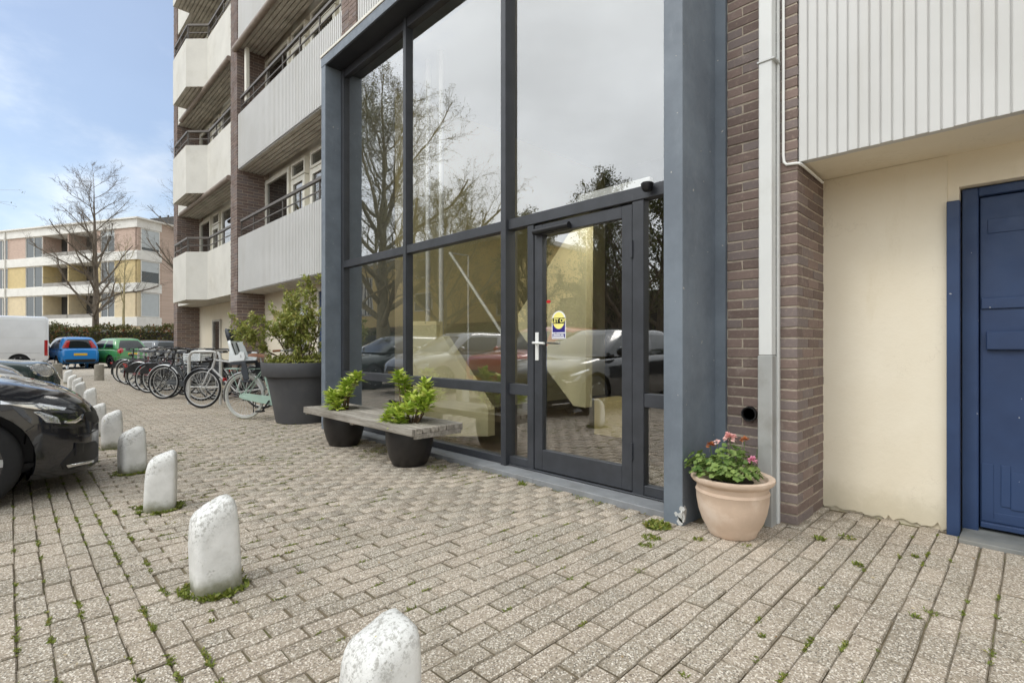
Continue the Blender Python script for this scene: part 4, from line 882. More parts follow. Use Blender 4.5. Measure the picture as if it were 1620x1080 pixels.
# ------------------------------------------------------------------ bicycles
def bike(label, pos, heading, paint, style='step', rear_at=True, tyre='rubber', saddle='black_plastic', guard=None, seat=False, bag=None, sp_n=28, steer=0., lean=0., basket=False, skirt=False):
    """origin: ground under the rear hub; local x forward"""
    h = R(heading); x, y = pos
    if not rear_at: x -= 1.07*math.cos(h); y -= 1.07*math.sin(h)
    t = thing('bicycle', label, 'bicycle', (x, y, 0), h, 'bicycles at the rack'); t.rotation_euler[0] = lean
    rw = .335; HB = (1.07, 0, rw)
    def torus(c, Rr, r, n=40, k=8, par=t, name='tyre', m='rubber'):
        prof = [(Rr+r*math.cos(a*2*math.pi/k), r*math.sin(a*2*math.pi/k)) for a in range(k)]
        return MB().lathe(prof, n, c, 'y', closed=True).build(name, m, par, smooth=70)
    for c in ((0, 0, rw), HB):
        w_ = torus(c, rw-.018, .018, name='wheel', m=tyre); torus(c, rw-.042, .010, k=6, par=w_, name='rim', m='alu')
        s_ = MB()
        for i in range(sp_n):
            a = 2*math.pi*i/sp_n; b = a+(.35 if i % 2 else -.35); sd_ = .028 if i % 4 < 2 else -.028
            s_.tube([(c[0]+.02*math.cos(b), sd_, c[2]+.02*math.sin(b)), (c[0]+(rw-.045)*math.cos(a), 0, c[2]+(rw-.045)*math.sin(a))], .0018, 3, False)
        s_.tube([(c[0], -.045, c[2]), (c[0], .045, c[2])], .018, 10); s_.build('spokes', 'galv', w_)
    BBp = (.46, 0, .275); ST = (.29, 0, .80); HT = (.855, 0, .86); HL = (.905, 0, .68)
    f = MB()
    f.tube([BBp, ST], .019, 8).tube([HT, HL], .019, 8)
    if style == 'diamond': f.tube([(.31, 0, .75), (.865, 0, .83)], .015, 8).tube([BBp, HL], .017, 8)
    else: f.tube([BBp, (.62, 0, .34), (.80, 0, .56), HL], .018, 8).tube([(.375, 0, .52), (.60, 0, .50), (.78, 0, .70), (.862, 0, .83)], .013, 8)
    for s_ in (-1, 1): f.tube([(.46, s_*.03, .275), (0, s_*.062, rw)], .009, 6).tube([(.31, s_*.018, .72), (0, s_*.062, rw)], .008, 6)
    f.build('frame', paint, t, smooth=60)
    k = MB()
    for s_ in (-1, 1): k.tube([(.905, s_*.015, .68), (.93, s_*.05, .64), (1.0, s_*.058, .46), (1.07, s_*.06, rw)], [.014, .013, .011, .009], 7)
    k.build('fork', paint, t, smooth=60)
    hb = MB().tube([HT, (.835, 0, .98)], .013, 8); bar_ = [(.72, .29, 1.0), (.80, .28, 1.005), (.86, .2, 1.01), (.87, .08, 1.0), (.85, 0, .985), (.87, -.08, 1.0), (.86, -.2, 1.01), (.80, -.28, 1.005), (.72, -.29, 1.0)]
    hb.tube(bar_, .011, 8); hb.build('handlebar', 'alu' if paint != 'bike_black' else 'black_plastic', t, smooth=60)
    for s_ in (-1, 1): MB().tube([(.70, s_*.291, .999), (.81, s_*.279, 1.006)], .016, 8).build('grip', saddle, t, smooth=60)
    MB().tube([ST, (.265, 0, .90)], .012, 8).build('seat_post', 'alu', t, smooth=60)
    sd_ = MB(); pro = [(.40, .018, .935), (.33, .03, .94), (.24, .065, .945), (.17, .10, .95), (.13, .10, .95), (.115, .06, .95)]
    v = []
    for x_, w_, z_ in pro: v += [(x_, -w_, z_-.035), (x_, -w_*.8, z_), (x_, 0, z_+.012), (x_, w_*.8, z_), (x_, w_, z_-.035)]
    n_ = len(pro); sd_.add(v, [(i*5+j, i*5+j+1, i*5+j+6, i*5+j+5) for i in range(n_-1) for j in range(4)]+[tuple(range(5)), tuple(range(n_*5-1, n_*5-6, -1))]+[(i*5, i*5+5, i*5+9, i*5+4) for i in range(n_-1)]); sd_.build('saddle', saddle, t, smooth=50)
    def mudguard(c, a0, a1):
        m_ = MB(); n_ = 18; v = []
        for i in range(n_+1):
            a = R(a0+(a1-a0)*i/n_)
            for yy, rr in ((-.028, -.008), (-.018, .006), (0, .011), (.018, .006), (.028, -.008)): v.append((c[0]+(rw+.018+rr)*math.cos(a), yy, c[2]+(rw+.018+rr)*math.sin(a)))
        m_.add(v, [(i*5+j, i*5+j+1, i*5+j+6, i*5+j+5) for i in range(n_) for j in range(4)]); m_.build('mudguard', guard or paint, t, smooth=60)
    mudguard((0, 0, rw), 15, 195); mudguard(HB, 20, 150)
    rk = MB()
    for s_ in (-1, 1): rk.tube([(.22, s_*.05, .735), (-.28, s_*.06, .735)], .006, 6).tube([(-.2, s_*.06, .735), (0, s_*.065, rw)], .005, 5)
    for x_ in (-.28, -.12, .06): rk.tube([(x_, -.06, .735), (x_, .06, .735)], .005, 5)
    rk.build('rear_rack', 'black_plastic' if paint != 'bike_mint' else paint, t, smooth=60)
    cc = MB().prism([(.03, .29), (.50, .215), (.56, .255), (.555, .315), (.50, .345), (.02, .385), (-.045, .35), (-.045, .32)], -.062, -.045, 'y').build('chain_case', paint if style != 'diamond' else 'black_plastic', t, bevel=.006)
    MB().tube([(.46, -.07, .275), (.46, .07, .275)], .014, 8).bar((.46, -.075, .275), (.36, -.075, .14), .012, .02).bar((.46, .075, .275), (.56, .075, .41), .012, .02).box(.31, .41, -.165, -.085, .125, .145).box(.51, .61, .085, .165, .40, .42).build('crank', 'black_plastic', t)
    MB().tube([(.10, .05, .30), (.02, .16, .02)], .008, 6).build('kickstand', 'black_plastic', t)
    MB().lathe([(.0, .03), (.03, .03), (.038, 0), (.03, -.05), (0, -.06)], 12, (.95, 0, .82), 'x').build('front_lamp', 'black_plastic', t, smooth=50)
    MB().box(-.36, -.33, -.03, .03, .55, .60).build('rear_lamp', 'tail_red', t, bevel=.004)
    if bag:
        for s_ in (-1, 1): MB().box(-.25, .16, min(s_*.07, s_*.19), max(s_*.07, s_*.19), .42, .73).build('pannier', bag, t, bevel=.02)
        MB().box(-.25, .16, -.07, .07, .742, .76).build('pannier_bridge', bag, t, bevel=.006)
    if skirt:
        for s_ in (-1, 1):
            pg = [((rw+.005)*math.cos(R(a)), rw+(rw+.005)*math.sin(R(a))) for a in range(20, 166, 8)]+[(.10*math.cos(R(a)), rw+.06+.07*math.sin(R(a))) for a in (150, 90, 30)]
            MB().prism(pg, s_*.05-.004, s_*.05+.004, 'y').build('skirt_guard', 'black_plastic', t)
    if basket:
        b_ = MB().box(.93, 1.27, -.2, .2, .80, .815)
        for q in range(7):
            zz = .82+q*.035
            b_.bar((.93, -.2, zz), (1.27, -.2, zz), .008, .012).bar((.93, .2, zz), (1.27, .2, zz), .008, .012).bar((.93, -.2, zz), (.93, .2, zz), .008, .012).bar((1.27, -.2, zz), (1.27, .2, zz), .008, .012)
        for q in range(6): b_.bar((.93+q*.068, -.203, .81), (.93+q*.068, -.203, 1.04), .012, .006).bar((.93+q*.068, .203, .81), (.93+q*.068, .203, 1.04), .012, .006).bar((1.273, -.2+q*.08, .81), (1.273, -.2+q*.08, 1.04), .006, .012)
        b_.build('basket', 'black_plastic', t)
    return t
cs = lambda a: (math.cos(R(a)), math.sin(R(a)))
mint = bike('pale mint step-through bicycle with a child seat, beside the large planter', (-8.13, 2.47), 33, 'bike_mint', 'step', True, 'tyre_pale', 'saddle_brown', 'alu')
bike('silver diamond-frame bicycle, its front wheel turned to the road', (-10.02, 2.36), 222, 'bike_silver', 'diamond', False, guard='bike_black', lean=.05)
bk_spots = [((255, 632), 'bike_black', 'black bicycle with grey pannier bags, next behind the silver one', False, 'bag_grey'), ((236, 622), 'bike_grey', 'dark grey bicycle, third in the rack from the child seat', False, None), ((224, 618), 'bike_black', 'black bicycle with shiny mudguard, fourth from the child seat', True, None), ((213, 612), 'bike_red', 'dark red bicycle, fifth from the child seat', True, None), ((204, 609), 'bike_black', 'black bicycle, second from the far end of the rack', False, None), ((196, 606), 'bike_grey', 'grey bicycle, farthest of the row at the rack', True, None), ((246, 622), 'bike_black', 'black bicycle squeezed between the pannier bicycle and the dark grey one', True, None), ((268, 630), 'bike_grey', 'grey bicycle squeezed between the silver one and the pannier bicycle', True, None), ((217, 611), 'bike_black', 'black bicycle squeezed in beside the dark red one', True, None)]
for i, (pp, pm, l, rear, bag) in enumerate(bk_spots):
    x, y = gpt(*pp); x -= .12; y = max(y, 2.2); hd = 220+rnd.gauss(0, 5); 
    bike(l, (x, y), hd-(180 if rear else 0), pm, 'step' if i % 2 else 'diamond', rear, guard='alu' if i in (0, 2, 4) else None, sp_n=20, bag=bag, lean=rnd.gauss(0, .05), basket=i == 3, skirt=i in (2, 3, 5, 6))
for i in range(4):                                       # more bicycles on the building side of the rack, seen between the others
    x = -10.6-i*1.55; bike(['black bicycle on the wall side of the rack behind the silver one', 'grey bicycle on the wall side of the rack, second from the entrance', 'dark red bicycle on the wall side of the rack, third from the entrance', 'black bicycle on the wall side, farthest from the entrance'][i], (x, 3.42), 222 if i % 2 else 225, ['bike_black', 'bike_grey', 'bike_red', 'bike_black'][i], 'step', True, sp_n=16, bag='bag_grey' if i == 1 else ('black_plastic' if i == 2 else None), basket=False, skirt=True)
bx3, by3 = gpt(255, 632); hd3 = cs(40)
cr_ = MB().box(-.17, .17, -.22, .22, 0, .012)
for q in range(4): cr_.box(-.17, .17, -.22, -.205, .03+q*.03, .05+q*.03).box(-.17, .17, .205, .22, .03+q*.03, .05+q*.03).box(-.17, -.155, -.22, .22, .03+q*.03, .05+q*.03).box(.155, .17, -.22, .22, .03+q*.03, .05+q*.03)
for sx_ in (-1, 1):
    for sy_ in (-1, 1): cr_.box(sx_*.162-.012, sx_*.162+.012, sy_*.212-.012, sy_*.212+.012, 0, .15)
o = cr_.build('crate', 'seat_white', bevel=.003); o.location = (bx3-.12+.85*hd3[0], by3+.85*hd3[1], .775); o.rotation_euler = (0, 0, R(40)); tag(o, 'flat white plastic crate riding on the rack of the black bicycle with grey bags', 'crate')
# child seat hung on the mint bicycle
mh = R(33); cst = thing('child_seat', 'white and grey child seat mounted on the back of the mint bicycle', 'child seat', (-8.17, 2.44, .79), mh); cst.scale = (.78, .78, .72)
def shell(name, prof, m, y0=.15, wall=.018):
    m_ = MB(); v = []; n_ = len(prof)
    for (x_, z_, w_, d_) in prof: v += [(x_+d_, -w_, z_+d_*.2), (x_+d_*.35, -w_*.92, z_), (x_, -w_*.5, z_), (x_, 0, z_), (x_, w_*.5, z_), (x_+d_*.35, w_*.92, z_), (x_+d_, w_, z_+d_*.2)]
    m_.add(v, [(i*7+j, i*7+j+1, i*7+j+8, i*7+j+7) for i in range(n_-1) for j in range(6)]); o = m_.build(name, m, cst, smooth=60)
    s_ = o.modifiers.new('thickness', 'SOLIDIFY'); s_.thickness = wall; s_.offset = 0; return o
shell('back_shell', [(-.10, .10, .16, .12), (-.14, .22, .165, .12), (-.19, .40, .16, .10), (-.225, .52, .15, .10)], 'seat_white')
shell('head_rest', [(-.215, .49, .15, .11), (-.25, .60, .155, .12), (-.28, .70, .13, .09), (-.29, .73, .09, .04)], 'seat_grey', wall=.03)
m_ = MB().prism([(-.14, .06), (.20, .10), (.215, .17), (.20, .26), (.10, .27), (.06, .21), (-.05, .20), (-.12, .30)], -.175, -.15, 'y'); m_.build('side_panel', 'seat_white', cst, bevel=.008)
m_ = MB().prism([(-.14, .06), (.20, .10), (.215, .17), (.20, .26), (.10, .27), (.06, .21), (-.05, .20), (-.12, .30)], .15, .175, 'y'); m_.build('side_panel', 'seat_white', cst, bevel=.008)
MB().box(-.14, .2, -.15, .15, .055, .10).build('seat_base', 'seat_white', cst, bevel=.012)
MB().prism([(-.15, .05), (.22, .09), (.225, .055), (.1, .02), (-.1, .0)], -.165, .165, 'y').build('under_tray', 'seat_grey', cst, bevel=.01)
for s_ in (-1, 1):
    MB().prism([(.16, .06), (.24, .05), (.29, -.12), (.30, -.28), (.20, -.30), (.14, -.12)], s_*.175-.012, s_*.175+.012, 'y').build('leg_guard', 'seat_grey', cst, bevel=.008); MB().box(.17, .34, s_*.19-.05, s_*.19+.05, -.33, -.30).build('foot_rest', 'seat_grey', cst, bevel=.008)
MB().tube([(-.12, 0, .05), (.1, 0, .03), (.30, 0, -.02)], .012, 6).build('mount', 'galv', cst)
for s_ in (-1, 1): MB().bar((-.17, s_*.06, .45), (-.05, s_*.06, .12), .03, .006).build('harness_strap', 'black_plastic', cst)
MB().tube([(.115, -.177, .20), (.13, -.177, .205), (.135, -.177, .18), (.13, -.177, .155)], .004, 5).build('emblem', 'black_plastic', cst)
# rack hoops
for i, (px, py) in enumerate(((349, 556), (318, 553), (300, 552.5), (285, 552), (271, 551.5), (259, 551), (249, 550.6))):
    x, y = gpt(px, py, .965); d = cs(42)
    if y > 3.3: x *= 3.2/y; y = 3.2
    hp = thing('rack_hoop', ['nearest galvanised bicycle rack hoop, beside the child seat', 'second bicycle rack hoop counted from the child seat', 'third bicycle rack hoop counted from the child seat', 'fourth bicycle rack hoop counted from the child seat', 'fifth bicycle rack hoop counted from the child seat', 'sixth bicycle rack hoop counted from the child seat', 'farthest bicycle rack hoop in the row'][i], 'bicycle rack', (x, y, 0), R(42), 'bicycle rack hoops')
    w_ = .6; zz = .965; rr = .12
    pts = [(0, 0, -.02), (0, 0, zz-rr)]+[(-rr+rr*math.cos(R(a)), 0, zz-rr+rr*math.sin(R(a))) for a in (30, 60, 90)]+[(-w_+rr+rr*math.cos(R(a)), 0, zz-rr+rr*math.sin(R(a))) for a in (90, 120, 150)]+[(-w_, 0, zz-rr), (-w_, 0, -.02)]
    MB().tube(pts, .027, 10).build('hoop', 'galv', hp, smooth=60); MB().tube([(0, 0, .32), (-w_, 0, .32)], .012, 8).build('lower_bar', 'galv', hp, smooth=60)

# ------------------------------------------------------------------ cars
def smooth_tab(tab, n=400, k=9):
    xs = np.linspace(tab[0][0], tab[-1][0], n); z = np.interp(xs, [a for a, b in tab], [b for a, b in tab])
    ker = np.hanning(k+2)[1:-1]; ker /= ker.sum(); zp = np.pad(z, k//2, mode='edge'); z = np.convolve(zp, ker, 'valid'); return lambda x: float(np.interp(x, xs, z))
RING = [(0, 0, 0), (.5, 0, 0), (.86, .01, 0), (.955, .07, 0), (.985, .22, 0), (1.0, .46, 0), (.998, .62, 0), (.985, .78, 0), (.955, .89, 0), (.90, .955, 0), (.80, .99, 0), (.55, 1.0, .012), (.28, 1.0, .02), (0, 1.0, .022)]
def wheel(par, c, Rw, wd, side, spokes=7, rimm='rim'):
    w_ = MB().lathe([(Rw-.1, -wd), (Rw-.03, -wd), (Rw-.006, -wd*.8), (Rw, -wd*.5), (Rw, wd*.5), (Rw-.006, wd*.8), (Rw-.03, wd), (Rw-.1, wd)], 40, c, 'y', closed=True).build('wheel', 'rubber', par, smooth=50)
    y = side*wd
    m_ = MB().lathe([(Rw-.085, y*.98), (Rw-.10, y*.99), (Rw-.112, y*.75), (Rw-.115, y*.2), (0, y*.2)], 36, c, 'y').build('rim_barrel', 'lamp_dark', w_, smooth=40)
    s_ = MB().lathe([(Rw-.088, y*.985), (Rw-.088, y*.9), (Rw-.108, y*.88), (Rw-.108, y*.97)], 36, c, 'y', closed=True).lathe([(0, y*.86), (.045, y*.86), (.06, y*.78), (.06, y*.5)], 20, c, 'y')
    for i in range(spokes):
        a = 2*math.pi*i/spokes; u = Vector((math.cos(a), 0, math.sin(a))); s_.bar(Vector(c)+u*.04+Vector((0, y*.74, 0)), Vector(c)+u*(Rw-.095)+Vector((0, y*.84, 0)), .05, .03, up=(0, 1, 0))
    s_.build('rim', rimm, w_, smooth=35); return w_
def car(name, label, cat, pos, heading, paint, L, W, H, top, plan, bot, cabin, wheels, Rw=.3, group='parked cars', ring=RING, plate=True, xs_extra=(), wind=True):
    t = thing(name, label, cat, (*pos, 0), R(heading), group)
    ft, fp, fb = smooth_tab(top), smooth_tab(plan), smooth_tab(bot)
    X = sorted(set([round(x, 4) for x in np.concatenate([np.linspace(-L/2, L/2, 78), -L/2+np.array([.004, .015, .03, .055, .09]), L/2-np.array([.004, .015, .03, .055, .09])])]))
    # resample ring
    rp = np.array(ring); seg = np.r_[0, np.cumsum(np.hypot(np.diff(rp[:, 0]), np.diff(rp[:, 1])*.8))]; u = np.linspace(0, seg[-1], 40); rs = np.stack([np.interp(u, seg, rp[:, i]) for i in range(3)], 1)
    NH = len(rs); V = []
    for x in X:
        zt, zb, hw = ft(x), fb(x), fp(x)
        half = [(hw*a, zb+(zt-zb)*b+c) for a, b, c in rs]
        V += [(x, y, z) for y, z in half]+[(x, -y, z) for y, z in half[-2:0:-1]]
    N = 2*NH-2; F = []; V = [list(v) for v in V]; dele = set()
    wc = [(wx, Rw) for wx in wheels]; Ra = Rw+.055
    for i in range(len(X)-1):
        for k in range(N):
            q = (i*N+k, i*N+(k+1) % N, (i+1)*N+(k+1) % N, (i+1)*N+k); c = np.mean([V[j] for j in q], 0); hw = fp(X[i])
            if abs(c[1]) > hw*.45 and any(math.hypot(c[0]-wx, c[2]-wz) < Ra for wx, wz in wc): dele.update(q)
            else: F.append(q)
    used = set(j for q in F for j in q)
    for j in dele & used:
        for wx, wz in wc:
            d = math.hypot(V[j][0]-wx, V[j][2]-wz)
            if d < Ra+.12 and V[j][2] > wz-.2: V[j][0] = wx+(V[j][0]-wx)/d*Ra; V[j][2] = wz+(V[j][2]-wz)/d*Ra
    F += [tuple(range(N-1, -1, -1)), tuple(range((len(X)-1)*N, len(X)*N))]
    groups = {'body': []}; 
    if cabin:
        cf, cr, rf, rr, zb_, zr_, wb, wr = cabin; nf, nc, nsd = 8, 3, 14
        def loop(xf, xr, wd, bulge, rad):
            p = []
            for i in range(nf): y = -wd+rad+(2*wd-2*rad)*i/nf; p.append((xf+bulge*(1-(y/wd)**2), y))
            for i in range(nc): a = R(90*i/nc); p.append((xf-rad+rad*math.cos(a), wd-rad+rad*math.sin(a)))
            for i in range(nsd): p.append((xf-rad-(xf-xr-2*rad)*i/nsd, wd))
            for i in range(nc): a = R(90+90*i/nc); p.append((xr+rad+rad*math.cos(a), wd-rad+rad*math.sin(a)))
            for i in range(nf): y = wd-rad-(2*wd-2*rad)*i/nf; p.append((xr-bulge*.5*(1-(y/wd)**2), y))
            for i in range(nc): a = R(180+90*i/nc); p.append((xr+rad+rad*math.cos(a), -wd+rad+rad*math.sin(a)))
            for i in range(nsd): p.append((xr+rad+(xf-xr-2*rad)*i/nsd, -wd))
            for i in range(nc): a = R(270+90*i/nc); p.append((xf-rad+rad*math.cos(a), -wd+rad+rad*math.sin(a)))
            return p
        B = loop(cf, cr, wb, .10, .09); T = loop(rf, rr, wr, .11, .17); n = len(B); o = len(V); ts = [0, .08, .22, .4, .6, .78, .9, 1.0]
        for tt in ts:
            for (bx, by), (tx, ty) in zip(B, T):
                bl = .035*math.sin(math.pi*tt); e = tt+.06*math.sin(math.pi*tt)
                V.append([bx+(tx-bx)*tt, (by+(ty-by)*tt)*(1+bl), zb_+(zr_-zb_)*e])
        cx = (rf+rr)/2
        for s_, dz_ in ((.94, .036), (.80, .066), (.58, .086), (.3, .096)):
            for tx, ty in T: V.append([cx+(tx-cx)*s_, ty*s_, zr_+dz_])
        V.append([cx, 0, zr_+.099])
        for r_ in range(len(ts)-1):
            for i in range(n):
                q = (o+r_*n+i, o+r_*n+(i+1) % n, o+(r_+1)*n+(i+1) % n, o+(r_+1)*n+i); g = 'body'
                if 1 <= r_ <= 5:
                    if i < nf: g = 'windscreen'
                    elif nf+nc <= i < nf+nc+nsd:
                        k = i-nf-nc; g = 'side_window_l1' if 0 <= k <= 6 else ('side_window_l2' if 8 <= k <= 12 else 'body')
                    elif nf+2*nc+nsd <= i < 2*nf+2*nc+nsd: g = 'rear_window' if r_ >= 1 else 'body'
                    elif 2*nf+3*nc+nsd <= i < 2*nf+3*nc+2*nsd:
                        k = i-(2*nf+3*nc+nsd); g = 'side_window_r1' if 7 <= k <= 13 else ('side_window_r2' if 1 <= k <= 5 else 'body')
                groups.setdefault(g, []).append(q)
        o2 = o+len(ts)*n; prev = o+(len(ts)-1)*n
        for s_ in range(4):
            cur = o2+s_*n
            for i in range(n): groups['body'].append((prev+i, prev+(i+1) % n, cur+(i+1) % n, cur+i))
            prev = cur
        for i in range(n): groups['body'].append((prev+i, prev+(i+1) % n, len(V)-1))
    allF = F+[q for g in groups.values() for q in g]
    body = MB(); body.v = [tuple(v) for v in V]; body.f = F+groups['body']
    def sub(fs):
        ids = sorted(set(j for q in fs for j in q)); mp_ = {j: i for i, j in enumerate(ids)}; m_ = MB(); m_.v = [tuple(V[j]) for j in ids]; m_.f = [tuple(mp_[j] for j in q) for q in fs]; return m_
    sub(body.f).build('body', paint, t, smooth=42)
    for g, fs in groups.items():
        if g != 'body': sub(fs).build(g.rsplit('_', 1)[0] if g.startswith('side') else g, 'car_glass', t, smooth=60)
    bvh = BVHTree.FromPolygons([Vector(v) for v in V], allF)
    for wx in wheels:
        hw = fp(wx)
        for s_ in (-1, 1):
            wheel(t, (wx, s_*(hw-.10), Rw), Rw, .095, s_)
            a_ = MB(); n_ = 20; v = []
            for i in range(n_+1):
                a = R(-18+216*i/n_)
                for yy in (hw-.012, hw-.30): v.append((wx+(Ra+.004)*math.cos(a), s_*yy, Rw+(Ra+.004)*math.sin(a)))
            a_.add(v, [(2*i, 2*i+1, 2*i+3, 2*i+2) for i in range(n_)]); a_.add([(wx+(Ra)*math.cos(R(-18+216*i/n_)), s_*(hw-.29), Rw+Ra*math.sin(R(-18+216*i/n_))) for i in range(n_+1)], [tuple(range(n_+1))]); a_.build('wheel_arch', 'black_plastic', t)
    MB().box(-L/2+.35, L/2-.35, -W*.36, W*.36, .22, .25).build('underbody', 'black_plastic', t)
    inv = (Matrix.Translation((*pos, 0)) @ Matrix.Rotation(R(heading), 4, 'Z')).inverted()
    def cast_poly(rays, name, m, eps=.006, par=t):
        """rays: list of (origin, direction) round the outline of a fitting; lays it on the body surface"""
        k = len(rays); oc = sum((r[0] for r in rays), Vector())/k; dc = sum((r[1] for r in rays), Vector())/k; v = []
        for s_, e in ((1.02, -.004), (1, eps), (.78, eps*1.15), (.5, eps*1.3), (.22, eps*1.35)):
            for ro, rd in rays:
                p, d = oc+(ro-oc)*s_, (dc+(rd-dc)*s_).normalized(); hit = bvh.ray_cast(p, d)
                if hit[0] is None: hit = bvh.find_nearest(p+d*((Vector((0, 0, .5))-p).dot(d)))
                nn = hit[1]; nn = -nn if nn.dot(d) > 0 else nn; v.append(hit[0]+nn*e)
        hit = bvh.ray_cast(oc, dc.normalized()); 
        if hit[0] is None: hit = bvh.find_nearest(oc+dc.normalized()*((Vector((0, 0, .5))-oc).dot(dc)))
        nn = hit[1]; nn = -nn if nn.dot(dc) > 0 else nn; v.append(hit[0]+nn*eps*1.35)
        m_ = MB(); m_.add(v, [(a*k+i, a*k+(i+1) % k, (a+1)*k+(i+1) % k, (a+1)*k+i) for a in range(4) for i in range(k)]+[(4*k+i, 4*k+(i+1) % k, 5*k) for i in range(k)])
        return m_.build(name, m, par, smooth=50, recalc=True)
    def dens(poly, n=5): return [((1-j/n)*poly[i][0]+j/n*poly[(i+1) % len(poly)][0], (1-j/n)*poly[i][1]+j/n*poly[(i+1) % len(poly)][1]) for i in range(len(poly)) for j in range(n)]
    def fit(view, poly, name, m, eps=.006, mirror=False, n=5):
        dirs = {'front': ((-1, 0, 0), (0, 1, 0)), 'rear': ((1, 0, 0), (0, 1, 0)), 'left': ((0, -1, 0), (1, 0, 0)), 'right': ((0, 1, 0), (1, 0, 0)), 'fr': ((-.76, .65, 0), (.65, .76, 0)), 'rr': ((.76, .65, 0), (-.65, .76, 0)), 'rl': ((.76, -.65, 0), (-.65, -.76, 0)), 'fl': ((-.76, -.65, 0), (.65, -.76, 0))}
        d, e = Vector(dirs[view][0]), Vector(dirs[view][1]); o = cast_poly([(e*a+Vector((0, 0, b))-d*6, d) for a, b in dens(poly, n)], name, m, eps)
        if mirror and view in ('fr', 'rr'): fit({'fr': 'fl', 'rr': 'rl'}[view], poly, name, m, eps, False, n)
        elif mirror and view in ('front', 'rear'): fit(view, [(-a, b) for a, b in poly], name, m, eps, False, n)
        elif mirror and view in ('left', 'right'): fit('right' if view == 'left' else 'left', poly, name, m, eps, False, n)
        return o
    def fit_px(poly, name, m, eps=.006, n=4, mirror=True):
        R3 = inv.to_3x3(); co = inv @ Vector((0, 0, HCAM)); rays = []
        for a, b in dens(poly, n):
            d = ray(a); rays.append((co, (R3 @ Vector((d[0], d[1], (546-b)/810))).normalized()))
        o = cast_poly(rays, name, m, eps)
        if mirror:
            me = o.data.copy(); me.transform(Matrix.Scale(-1, 4, (0, 1, 0))); me.flip_normals(); o2 = link(name, me, t)
        return o
    return t, fit, fit_px
def plates(fit, view, z, y=0, w=.24):
    fit(view, [(y-w, z-.05), (y+w, z-.05), (y+w, z+.05), (y-w, z+.05)], 'number_plate', 'plate_yellow', .012)
# dark hatchback at the left edge
L = 3.9; hx_ = L/2
nav, fit, fpx = car('parked_car', 'dark navy hatchback nosing in from the left edge of the picture', 'car', (-5.56, .50-hx_), 90, 'car_navy', L, 1.68, 1.38,
    [(-hx_, .62), (-hx_+.02, .86), (-hx_+.08, .93), (-1.2, .95), (.3, .93), (.95, .905), (1.45, .83), (1.72, .745), (1.84, .675), (1.91, .60), (hx_, .52)],
    [(-hx_, .60), (-hx_+.06, .74), (-hx_+.3, .82), (-1, .84), (.9, .84), (1.35, .825), (1.62, .77), (1.80, .66), (1.90, .53), (hx_, .40)],
    [(-hx_, .32), (-hx_+.1, .24), (-1.2, .18), (1.2, .15), (1.7, .12), (1.88, .12), (hx_, .15)],
    (1.02, -1.72, .25, -1.45, .90, 1.31, .755, .56), (1.215, -1.30), .305)
fpx([(15, 640), (60, 643), (108, 648), (134, 655), (131, 665), (118, 671), (70, 672), (50, 671), (38, 662)], 'headlight', 'lamp_dark', .006)
fpx([(52, 652), (62, 658), (72, 668), (95, 670), (90, 660), (74, 655), (60, 650)], 'lamp_reflector', 'lamp_lens', .010)
fpx([(100, 669), (118, 669), (128, 662), (130, 655), (127, 655), (124, 661), (115, 666), (100, 666)], 'daylight_lamp', 'chrome', .011)
fpx([(0, 634), (55, 637), (104, 645), (100, 649), (60, 648), (16, 641), (0, 640)], 'headlight_top', 'chrome', .009)
fpx([(96, 734), (106, 722), (122, 704), (150, 697), (154, 702), (153, 722), (140, 733), (112, 742), (100, 742)], 'fog_intake', 'black_plastic', .005)
fpx([(103, 735), (145, 727), (146, 730), (143, 732), (106, 739)], 'bumper_trim', 'chrome', .012)
fpx([(132, 652), (150, 650), (153, 660), (150, 668), (136, 664)], 'grille', 'black_plastic', .005)
fpx([(119, 700), (131, 700), (130, 716), (117, 720)], 'fog_lamp', 'black_plastic', .011)
def seam(pts, w=1.1):
    for (xa, ya), (xb, yb) in zip(pts, pts[1:]): d_ = math.hypot(xb-xa, yb-ya); ox_, oy_ = -(yb-ya)/d_*w/2, (xb-xa)/d_*w/2; fpx([(xa+ox_, ya+oy_), (xb+ox_, yb+oy_), (xb-ox_, yb-oy_), (xa-ox_, ya-oy_)], 'panel_seam', 'black_plastic', .003, 3)
seam([(0, 629), (52, 638), (104, 645), (124, 650)]); seam([(54, 673), (36, 685), (18, 699)]); seam([(120, 690), (140, 686), (152, 680)], 1.6)
fit('front', [(-.5, .46), (.5, .46), (.46, .60), (-.46, .60)], 'grille', 'black_plastic', .004); plates(fit, 'front', .40)
for s_ in (-1, 1):
    m_ = MB(); m_.lathe([(0, -.02), (.07, -.015), (.085, .03), (.07, .08), (.03, .1), (0, .1)], 14, (.62, s_*.90, .98), 'x'); m_.build('mirror', 'car_navy', nav, smooth=50); MB().bar((.60, s_*.80, .94), (.60, s_*.90, .96), .05, .03).build('mirror_arm', 'black_plastic', nav)
